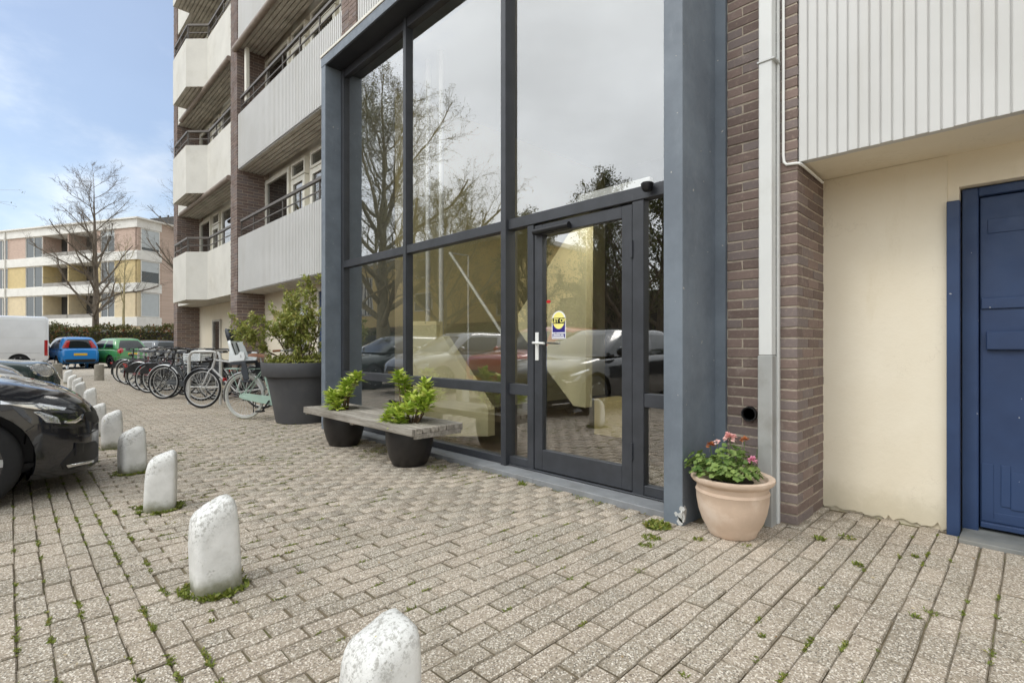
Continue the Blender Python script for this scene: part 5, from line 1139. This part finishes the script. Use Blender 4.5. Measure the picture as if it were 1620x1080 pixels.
# shared maker for the ordinary cars
def hatch(name, label, pos, heading, paint, L=3.7, W=1.6, H=1.45, hoodz=.92, nosez=.72, rear='hatch', cat='car', Rw=.29, ws=.95, tail='tall', roofr=None):
    h_ = L/2; q = (h_-ws, -h_+.12, h_-ws-.62, -h_+(.30 if roofr is None else roofr))
    t, fit, fpx = car(name, label, cat, pos, heading, paint, L, W, H,
        [(-h_, .6), (-h_+.02, .82), (-h_+.07, .9), (-h_*.6, .93), (h_-ws-.4, .93), (h_-ws, hoodz), (h_-.45, hoodz-.06), (h_-.18, nosez+.02), (h_-.07, nosez-.08), (h_, .5)],
        [(-h_, W*.40), (-h_+.08, W*.46), (-h_+.35, W*.49), (0, W/2), (h_-.7, W*.495), (h_-.35, W*.47), (h_-.12, W*.40), (h_, W*.28)],
        [(-h_, .34), (-h_+.12, .25), (-h_*.5, .2), (h_*.5, .19), (h_-.2, .2), (h_, .26)],
        (q[0], q[1], q[2], q[3], .895, H-.10, W*.465, W*.37), (h_-.72, -h_+.62), Rw)
    fit('fr', [(.65*(h_-.28)-.76*W*.40-.15, nosez-.03), (.65*(h_-.28)-.76*W*.40+.14, nosez-.06), (.65*(h_-.28)-.76*W*.40+.12, nosez-.17), (.65*(h_-.28)-.76*W*.40-.10, nosez-.14)], 'headlight', 'lamp_lens', .008, True)
    fit('front', [(-.34, .50), (.34, .50), (.38, .60), (-.38, .60)], 'grille', 'black_plastic', .006); fit('front', [(-.5, .26), (.5, .26), (.46, .38), (-.46, .38)], 'lower_grille', 'black_plastic', .006); plates(fit, 'front', .44)
    y_ = W*.41
    if tail == 'tall': fit('rr', [(.65*h_-.76*y_-.10, .96), (.65*h_-.76*y_+.09, .96), (.65*h_-.76*y_+.08, 1.28), (.65*h_-.76*y_-.04, 1.30)], 'tail_light', 'tail_red', .012, True)
    else: fit('rr', [(.65*h_-.76*y_+.11*math.cos(a*math.pi/4), .82+.13*math.sin(a*math.pi/4)) for a in range(8)], 'tail_light', 'tail_red', .012, True, 2)
    plates(fit, 'rear', .66); fit('rear', [(-W*.40, .30), (W*.40, .30), (W*.41, .44), (-W*.41, .44)], 'rear_bumper', 'black_plastic' if tail == 'tall' else paint, .014)
    for s_ in ('left', 'right'):
        for xx in (.22, -.62): fit(s_, [(xx-.08, .80), (xx+.06, .80), (xx+.06, .83), (xx-.08, .83)], 'door_handle', paint, .016, n=2)
        fit(s_, [(-h_*.52, .42), (h_*.45, .42), (h_*.45, .45), (-h_*.52, .45)], 'side_strip', 'black_plastic' if tail != 'tall' else paint, .006)
    for s_ in (-1, 1):
        m_ = MB(); m_.lathe([(0, -.02), (.06, -.015), (.075, .03), (.06, .07), (0, .09)], 12, (h_-ws-.28, s_*(W/2+.05), .99), 'x'); m_.build('mirror', paint, t, smooth=50); MB().bar((h_-ws-.29, s_*(W/2-.05), .95), (h_-ws-.29, s_*(W/2+.05), .97), .05, .03).build('mirror_arm', 'black_plastic', t)
    return t, fit
hatch('parked_car', 'red car parked back from the kerb, seen only mirrored in the entrance glass', (-7.36, -.14-1.95), 90, 'car_red', 3.9, 1.66, 1.5, .98, .86)
hatch('parked_car', 'silver-grey car between the navy hatchback and the dark green car', (-9.85, .22-1.9), 90, 'car_silver', 3.8, 1.62, 1.42)
tm, fm = hatch('parked_car', 'dark green small car with large oval headlight behind the navy hatchback', (-12.1, .62-1.75), 90, 'car_green_dark', 3.5, 1.62, 1.36, .86, .78)
for s_ in ('fr', 'fl'):
    hq = 1.75; c0 = .65*(hq-.30)-.76*.62; fm(s_, [(c0+.15*math.cos(a*math.pi/5)+.02*math.sin(a*math.pi/5), .665+.10*math.sin(a*math.pi/5)-.03*math.cos(a*math.pi/5)) for a in range(10)], 'lamp_ring', 'chrome', .012, n=2); fm(s_, [(c0+.13*math.cos(a*math.pi/5), .665+.085*math.sin(a*math.pi/5)-.03*math.cos(a*math.pi/5)) for a in range(10)], 'headlight', 'lamp_lens', .018, n=2)
fm('front', [(-.42, .46), (.42, .46), (.46, .60), (-.46, .60)], 'grille_frame', 'chrome', .012)
bx_, by_ = at(112, 24.6); hatch('parked_car', 'bright blue small hatchback seen from behind with tall tail lights', (bx_, by_), 188, 'car_blue', 3.4, 1.52, 1.49, tail='tall')
gx_, gy_ = at(180, 25.6); hatch('parked_car', 'green small hatchback with round tail lights behind the bicycles', (gx_, gy_), 200, 'car_green', 3.4, 1.46, 1.45, tail='round', roofr=.42)
gx_, gy_ = at(232, 30); hatch('parked_car', 'dark grey car mostly hidden between the green car and the bicycles', (gx_, gy_), 205, 'car_grey', 3.9, 1.6, 1.38, tail='round')
# vans
VR = [(0, 0, 0), (.6, 0, 0), (.94, .01, 0), (.985, .06, 0), (1.0, .2, 0), (1.0, .42, 0), (.985, .6, 0), (.955, .8, 0), (.92, .93, 0), (.88, .975, 0), (.78, .995, 0), (.5, 1.0, .01), (0, 1.0, .015)]
def van(label, pos, heading, L, W, H):
    h_ = L/2
    t, fit, _ = car('van', label, 'van', pos, heading, 'car_white', L, W, H,
        [(-h_, H-.10), (-h_+.05, H-.03), (-h_+.15, H), (h_-1.9, H), (h_-1.55, H-.08), (h_-1.0, 1.35), (h_-.85, 1.12), (h_-.2, .98), (h_-.05, .85), (h_, .6)],
        [(-h_, W*.475), (-h_+.03, W*.49), (-h_+.1, W/2), (h_-.9, W/2), (h_-.3, W*.45), (h_, W*.34)], [(-h_, .38), (-h_+.2, .34), (0, .3), (h_, .28)], None, (h_-.85, -h_+.95), .33, ring=VR, group='parked vans')
    for s_ in ('left', 'right'):
        fit(s_, [(-h_+.03, .62), (-h_+.14, .62), (-h_+.14, 1.30), (-h_+.03, 1.30)], 'tail_light', 'tail_red', .01); fit(s_, [(-h_+.3, .74), (h_-1.3, .74), (h_-1.3, .745), (-h_+.3, .745)], 'panel_seam', 'black_plastic', .004); fit(s_, [(-h_+.3, 1.40), (h_-1.8, 1.40), (h_-1.8, 1.415), (-h_+.3, 1.415)], 'panel_seam', 'pipe_grey', .004); fit(s_, [(-h_+.2, H-.2), (h_-1.9, H-.2), (h_-1.9, H-.19), (-h_+.2, H-.19)], 'roof_gutter', 'pipe_grey', .006)
        fit(s_, [(h_-1.75, 1.2), (h_-1.05, 1.2), (h_-1.55, H-.45), (h_-1.75, H-.45)], 'side_window', 'car_glass', .006); fit(s_, [(-h_+1.9+.11*math.cos(a*math.pi/4), .93+.11*math.sin(a*math.pi/4)) for a in range(8)], 'fuel_cap', 'black_plastic', .008, n=2); fit(s_, [(-h_, .35), (h_-.3, .35), (h_-.3, .48), (-h_, .48)], 'side_bumper', 'black_plastic', .008)
    for s_ in (-1, 1): fit('rear', [(s_*.12, 1.35), (s_*.75, 1.35), (s_*.72, H-.4), (s_*.12, H-.4)], 'rear_window', 'car_glass', .006)
    plates(fit, 'rear', .55); fit('front', [(-.7, 1.15), (.7, 1.15), (.62, H-.45), (-.62, H-.45)], 'windscreen', 'car_glass', .006); fit('rear', [(-W*.46, .39), (W*.46, .39), (W*.46, .52), (-W*.46, .52)], 'rear_bumper', 'black_plastic', .012)
vx, vy = at(-52, 21.8); van('large white panel van at the left edge, its red tail light to the right', (vx, vy), 266, 5.2, 1.95, 2.36)
vx, vy = at(262, 40); van('small white van far off, showing above the bicycles', (vx, vy), 150, 4.4, 1.75, 1.9)
# ------------------------------------------------------------------ the flats across the street
C0 = np.array(at(218, 42.6)); AX = np.array((.884, .468)); AX /= np.linalg.norm(AX); rzf = math.atan2(AX[1], AX[0])
flat = thing('block_of_flats', 'low block of flats across the street with white floor bands and ochre panels', 'building', (C0[0], C0[1], 0), rzf)
def fx(px):                                              # zoomed pixel (4.5x) -> local x on the front
    d = ray(px/4.5); A_ = np.array([[d[0], -AX[0]], [d[1], -AX[1]]]); s_ = np.linalg.solve(A_, C0); return float(s_[1])
ZB = [(2.68, 3.45), (5.55, 6.30), (8.23, 8.99), (10.9, 11.6)]; ZW = [(0, 2.68), (3.45, 5.55), (6.30, 8.23), (8.99, 10.9)]
XE = -34.0
MB().box(XE, -.3, 1.6, 11, 0, 11.3).build('wall', 'far_brick', flat)
for a, b in ZB: MB().box(XE, .06, -.12, 1.6, a, b).build('floor_band', 'far_white', flat, bevel=.02)
MB().box(XE, .3, -.3, 11.3, 11.602, 11.72).build('roof', 'far_white', flat)
# end wall: a bay of windows at the corner, then brick
bw = 2.05
MB().box(-.35, 0, bw, 11, 0, 11.602).build('wall', 'far_brick', flat)
for a, b in ZB: MB().box(-.3, .06, 1.6, bw, a, b).build('floor_band', 'far_white', flat)
def fwin(x0, x1, z0, z1, y=.0, m='far_white', mid=True, blind=0, end=False):
    f = MB(); e = .07
    bxs = [(x0, x0+e, z0, z1), (x1-e, x1, z0, z1), (x0+e, x1-e, z0, z0+e), (x0+e, x1-e, z1-e, z1)]+([((x0+x1)/2-.03, (x0+x1)/2+.03, z0+e, z1-e)] if mid else [])
    for a, b, c, d in bxs:
        if end: f.box(y-.06, y+.02, a, b, c, d)
        else: f.box(a, b, y-.02, y+.06, c, d)
    o = f.build('window', m, flat); g_ = MB().box(y-.04, y-.03, x0+e, x1-e, z0+e, z1-e) if end else MB().box(x0+e, x1-e, y+.02, y+.03, z0+e, z1-e); g_.build('pane', 'far_glass', o)
    if blind:
        zb = z1-e-(z1-z0)*blind; q = MB().box(y-.028, y-.015, x0+e, x1-e, zb, z1-e) if end else MB().box(x0+e, x1-e, y+.0, y+.015, zb, z1-e); q.build('blind', 'blind', o)
pats = [('far_buff', 'far_buff'), ('far_buff', 'far_buff'), ('far_ochre', 'far_ochre'), ('far_brick', 'far_brick')]
for k, (z0, z1) in enumerate(ZW):
    pm = pats[k][0]
    def P(a, b, m_): MB().box(a, b, .0, .3, z0, z1).build('wall_panel', m_, flat)
    x = [fx(q) for q in (55, 180, 300, 480, 690, 715, 815, 978)]
    P(x[0], x[1], pm); fwin(x[1], x[2], z0, z1, .05); fwin(x[5], x[6], z0, z1, .05, blind=.25 if k == 3 else 0); P(x[6], -.05, pm)
    # loggias: open recess with a door and a side wall
    for a, b in ((x[2], x[3]), (x[3], x[4])):
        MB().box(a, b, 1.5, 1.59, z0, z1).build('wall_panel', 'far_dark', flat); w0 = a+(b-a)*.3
        fwin(w0, b-.3, z0+.1, z1-.3, 1.44); MB().box(a-.05, a+.06, .05, 1.5, z0, z1).build('wall_panel', 'far_brick' if k == 3 else pm, flat); MB().box(a+.06, b-.06, -.02, .02, z0, z0+.34).build('railing_panel', 'far_soffit', flat)
    P(x[4], x[5], pm)
    # next module to the left, and on out of the picture
    xx = x[0]
    for w_, kind in ((1.6, 'w'), (.25, 'p'), (3.2, 'l'), (2.3, 'w'), (2.6, 'p'), (2.3, 'w'), (3.4, 'l')):
        a = xx-w_
        if kind == 'w': fwin(a, xx, z0, z1, .05)
        elif kind == 'p': P(a, xx, pm)
        else: MB().box(a, xx, 1.5, 1.59, z0, z1).build('wall_panel', pm, flat); fwin(a+.5, xx-.5, z0+.1, z1-.3, 1.44)
        xx = a
    P(XE, xx, pm)
    fwin(.25, bw-.15, z0+.02, z1-.02, 0, end=True, mid=False, blind=(.85, .95, .45, .8)[k]); MB().box(-.3, -.012, 0, .25, z0, z1).build('wall_panel', pm, flat); MB().box(-.3, -.012, bw-.15, bw, z0, z1).build('wall_panel', 'far_brick', flat)
for px, w_ in ((40, 3.2), (420, 3.2), (820, 4.4)):
    a = fx(px); c_ = MB().box(a, a+w_, 3.0, 5.0, 11.72, 12.5).build('chimney', 'far_dark', flat)
    for i in range(4): MB().tube([(a+.5+i*w_*.22, 3.6, 12.5), (a+.5+i*w_*.22, 3.6, 12.85)], .07, 8).build('flue', 'far_dark', c_)
dp_ = MB(); xq = fx(52); dp_.tube([(xq, -.2, 0), (xq, -.2, 11.5)], .06, 8).build('rain_pipe', 'far_white', flat)
# ------------------------------------------------------------------ yellow-brick house behind the camera, mirrored in the glass
def rp_(px, py, Y):
    Yp = 6.27-Y; d = ray(px); D = Yp/d[1]; return float(D*d[0]), HCAM-(py-546)/810*D
YH = -14.5
yb = thing('brick_house', 'yellow brick house across the road, seen only as a reflection in the entrance glass', 'building', (-31, YH, 0), world=True)
xr_ = rp_(803, 500, YH)[0]
MB().box(-44, xr_, YH-9, YH, 2.5, 7.4).build('wall', 'yellow_brick', yb); MB().box(-44, xr_+.03, YH-9, YH+.05, 0, 2.499).build('base_wall', 'brown_base', yb); MB().box(-44.3, xr_+.35, YH-9.3, YH+.4, 7.402, 7.65).build('roof', 'far_white', yb)
def rwin(px0, px1, py0, py1):
    a, z1 = rp_(px0, py0, YH); b, _ = rp_(px1, py0, YH); _, z0 = rp_(px0, py1, YH); a, b = min(a, b), max(a, b); e = .09; y = YH
    f = MB().box(a, a+e, y-.05, y+.06, z0, z1).box(b-e, b, y-.05, y+.06, z0, z1).box(a, b, y-.05, y+.06, z0, z0+e).box(a, b, y-.05, y+.06, z1-e, z1); o = f.build('window', 'far_white', yb); MB().box(a+e, b-e, y+.01, y+.02, z0+e, z1-e).build('pane', 'far_glass', o)
rwin(659, 683, 465, 493); rwin(659, 683, 412, 442); rwin(785, 802, 462, 500)
for q in range(5): rwin(565+q*5, 569.5+q*5, 440, 500)
# ------------------------------------------------------------------ trees
def tree(name, label, pos, h, r0, seed, bark='bark', nl=14, sub=7, tw=6, spread=.42, clear=.22, leafn=0, leafm='leaf_tree', lsz=.07, up=.25, tw2=4, group=None, sides=6):
    q = random.Random(seed); t = thing(name, label, 'tree', (*pos, 0), 0, group); tr = MB(); segs = []; tips = []
    pts = [Vector((0, 0, -.1))]; n = 14
    for i in range(n): pts.append(Vector((pts[-1].x+q.gauss(0, .012*h/n*2), pts[-1].y+q.gauss(0, .012*h/n*2), h*.96*(i+1)/n)))
    rad = [r0*max(.05, (1-i/n)**.85)*(1.25 if i == 0 else 1) for i in range(n+1)]; tr.tube(pts, rad, 10)
    def tri(P, R0, k=3):                                # thin twig as a three-sided tapering spike chain
        for i in range(len(P)-1): segs.append((P[i], P[i+1], R0*(1-i/len(P)), R0*(1-(i+1)/len(P))))
    for i in range(nl):
        f = clear+(.97-clear)*(i+.5)/nl; z = f*h; j = min(int(f/.96*n), n-1); base = pts[j].lerp(pts[j+1], min(1, max(0, f/.96*n-j))); az = i*2.4+q.gauss(0, .4)
        L_ = h*spread*(1-.62*((f-clear)/(1-clear))**1.3)*q.uniform(.8, 1.15); d = Vector((math.cos(az), math.sin(az), up+q.gauss(.12, .12)+.75*f)); rb = max(.012, rad[j]*.5)
        P, RR = branch(base, d, L_, rb, 7, .10, up*.28, q); tr.tube(P, RR, sides)
        for k in range(sub):
            a = 1+int(6*(k+q.random())/sub); a = min(a, 7); dv = (P[a]-P[a-1]).normalized()+Vector((q.gauss(0, .6), q.gauss(0, .6), q.gauss(.12, .4))); L2 = L_*q.uniform(.25, .5)*(1.15-.09*a)
            P2, R2 = branch(P[a], dv, L2, max(.006, RR[a]*.5), 5, .13, .05, q); tri(P2, max(.006, RR[a]*.5))
            for m_ in range(tw):
                b = min(5, 1+int(5*(m_+q.random())/tw)); dv2 = (P2[b]-P2[b-1]).normalized()+Vector((q.gauss(0, .65), q.gauss(0, .65), q.gauss(.1, .45))); L3 = L2*q.uniform(.3, .6)
                P3, R3 = branch(P2[b], dv2, L3, .006, 3, .14, .04, q); tri(P3, max(.0035, r0*.024)); tips.append(P3[-1]); tips.append(P3[2])
                for _ in range(tw2):
                    c = q.randrange(1, 4); dv3 = (P3[c]-P3[c-1]).normalized()+Vector((q.gauss(0, .6), q.gauss(0, .6), q.gauss(.1, .4))); P4, _r = branch(P3[c], dv3, L3*q.uniform(.35, .7), .004, 2, .15, .03, q); tri(P4, max(.0025, r0*.015)); tips.append(P4[-1])
    tr.build('trunk', bark, t, smooth=60)
    A = np.array([s_[0] for s_ in segs]); B = np.array([s_[1] for s_ in segs]); ra = np.array([s_[2] for s_ in segs])[:, None]; rb_ = np.array([s_[3] for s_ in segs])[:, None]+.0008
    d = unit(B-A); u = unit(np.cross(d, [.3, .2, .93])); v = np.cross(d, u); vs_ = []
    for k in range(3): c, s_ = math.cos(2.094*k), math.sin(2.094*k); vs_.append(A+(u*c+v*s_)*ra)
    for k in range(3): c, s_ = math.cos(2.094*k), math.sin(2.094*k); vs_.append(B+(u*c+v*s_)*rb_)
    V = np.stack(vs_, 1).reshape(-1, 3); b = (np.arange(len(A))*6)[:, None]; F = np.concatenate([b+np.array([[k, (k+1) % 3, 3+(k+1) % 3, 3+k]]) for k in range(3)], 1).reshape(-1, 4)
    np_mesh('branches', V, F, bark, t)
    if leafn:
        T = np.array(tips); idx = nrs.randint(0, len(T), leafn); Pn = T[idx]+nrs.normal(0, lsz*.9, (leafn, 3)); np_mesh('crown', *leaves(Pn, rdir(leafn), nrs.uniform(.7, 1.3, leafn)*lsz, nrs.uniform(.45, .75, leafn)*lsz, .15), leafm, t)
    return t
tree('street_tree', 'tall bare tree in front of the block of flats', at(150, 38), 13.8, .25, 3, nl=26, sub=10, tw=7, spread=.33, clear=.2, up=.22, tw2=5)
tree('street_tree', 'slim young tree right of the tall bare tree by the hedge', at(194, 36.5), 8.5, .12, 8, bark='bark_pale', nl=10, sub=5, tw=4, spread=.28, clear=.45, up=.4)
tree('street_tree', 'bare tree showing its twigs beside the far balcony corner', at(300, 40), 15, .25, 13, nl=16, sub=8, tw=6, spread=.34, clear=.3, up=.3)
def rtree(px, Y, name, label, h, r0, seed, **k):
    d = ray(px); D = (6.27-Y)/d[1]; tree(name, label, (float(D*d[0]), Y), h, r0, seed, **k)
G2 = 'trees behind the camera mirrored in the glass'
rtree(606, -9.6, 'budding_tree', 'large budding tree mirrored in the left pane of the entrance', 14, .42, 21, bark='bark_pale', nl=26, sub=10, tw=8, spread=.74, clear=.13, leafn=42000, leafm='leaf_tree', lsz=.075, up=.38, group=G2)
rtree(700, -10.5, 'budding_tree', 'budding tree mirrored in the middle pane of the entrance', 8.2, .24, 22, bark='bark_pale', nl=20, sub=9, tw=7, spread=.66, clear=.2, leafn=22000, leafm='leaf_tree', lsz=.06, up=.35, group=G2)
rtree(835, -10, 'evergreen_tree', 'dark dense tree mirrored beside the entrance door post', 6.0, .2, 23, nl=18, sub=8, tw=6, spread=.5, clear=.12, leafn=20000, leafm='leaf_dark', lsz=.085, up=.5, group=G2)
rtree(955, -9.2, 'evergreen_tree', 'leafy tree mirrored above the entrance door', 6.6, .2, 24, nl=18, sub=8, tw=6, spread=.42, clear=.18, leafn=16000, leafm='leaf_dark', lsz=.075, up=.6, group=G2)
rtree(985, -7.0, 'budding_tree', 'branching tree mirrored in the entrance door glass', 4.8, .18, 25, nl=16, sub=8, tw=6, spread=.5, clear=.22, leafn=7000, leafm='leaf_dark', lsz=.07, up=.45, group=G2)
rtree(1045, -9.5, 'budding_tree', 'tree mirrored in the narrow pane right of the door', 6, .2, 26, nl=14, sub=8, tw=6, spread=.4, clear=.2, leafn=9000, leafm='leaf_dark', lsz=.09, up=.4, group=G2)
def hedge(label, p0, p1, h, wd, n, m, lsz):
    p0 = np.array(p0); p1 = np.array(p1); L_ = np.linalg.norm(p1-p0); t_ = thing('hedge', label, 'hedge', (float(p0[0]), float(p0[1]), 0), math.atan2(*(p1-p0)[::-1]))
    core = MB().box(.15, L_-.15, -wd*.38, wd*.38, 0, h*.9); core.build('branches', 'far_dark', t_)
    x = nrs.uniform(0, L_, n); f = nrs.uniform(0, 1, n); y = np.where(f < .5, -wd/2, np.where(f < .75, wd/2, nrs.uniform(-wd/2, wd/2, n)))+nrs.normal(0, .07, n); hh = h*(1+.06*np.sin(x*1.7)+.05*np.sin(x*4.1+1)); z = np.where(f < .75, nrs.uniform(0, 1, n)*hh, hh+nrs.normal(0, .1, n))
    np_mesh('foliage', *leaves(np.stack([x, y, z], 1), rdir(n)+[0, 0, .3], nrs.uniform(.7, 1.3, n)*lsz, nrs.uniform(.5, .8, n)*lsz, .2), m, t_)
hedge('clipped reddish-green hedge in front of the block of flats', at(-20, 36), at(330, 37), 2.25, 1.2, 16000, 'leaf_hedge', .15)
hedge('dark hedge along the far side of the road, mirrored in the glass', (-40, -11.5), (-16, -11.5), 1.9, 1.2, 12000, 'leaf_dark', .14)
hedge('tall dark hedge behind the camera, mirrored in the door glass', (-15.5, -12.5), (4, -12.5), 3.6, 1.6, 14000, 'leaf_dark', .18)
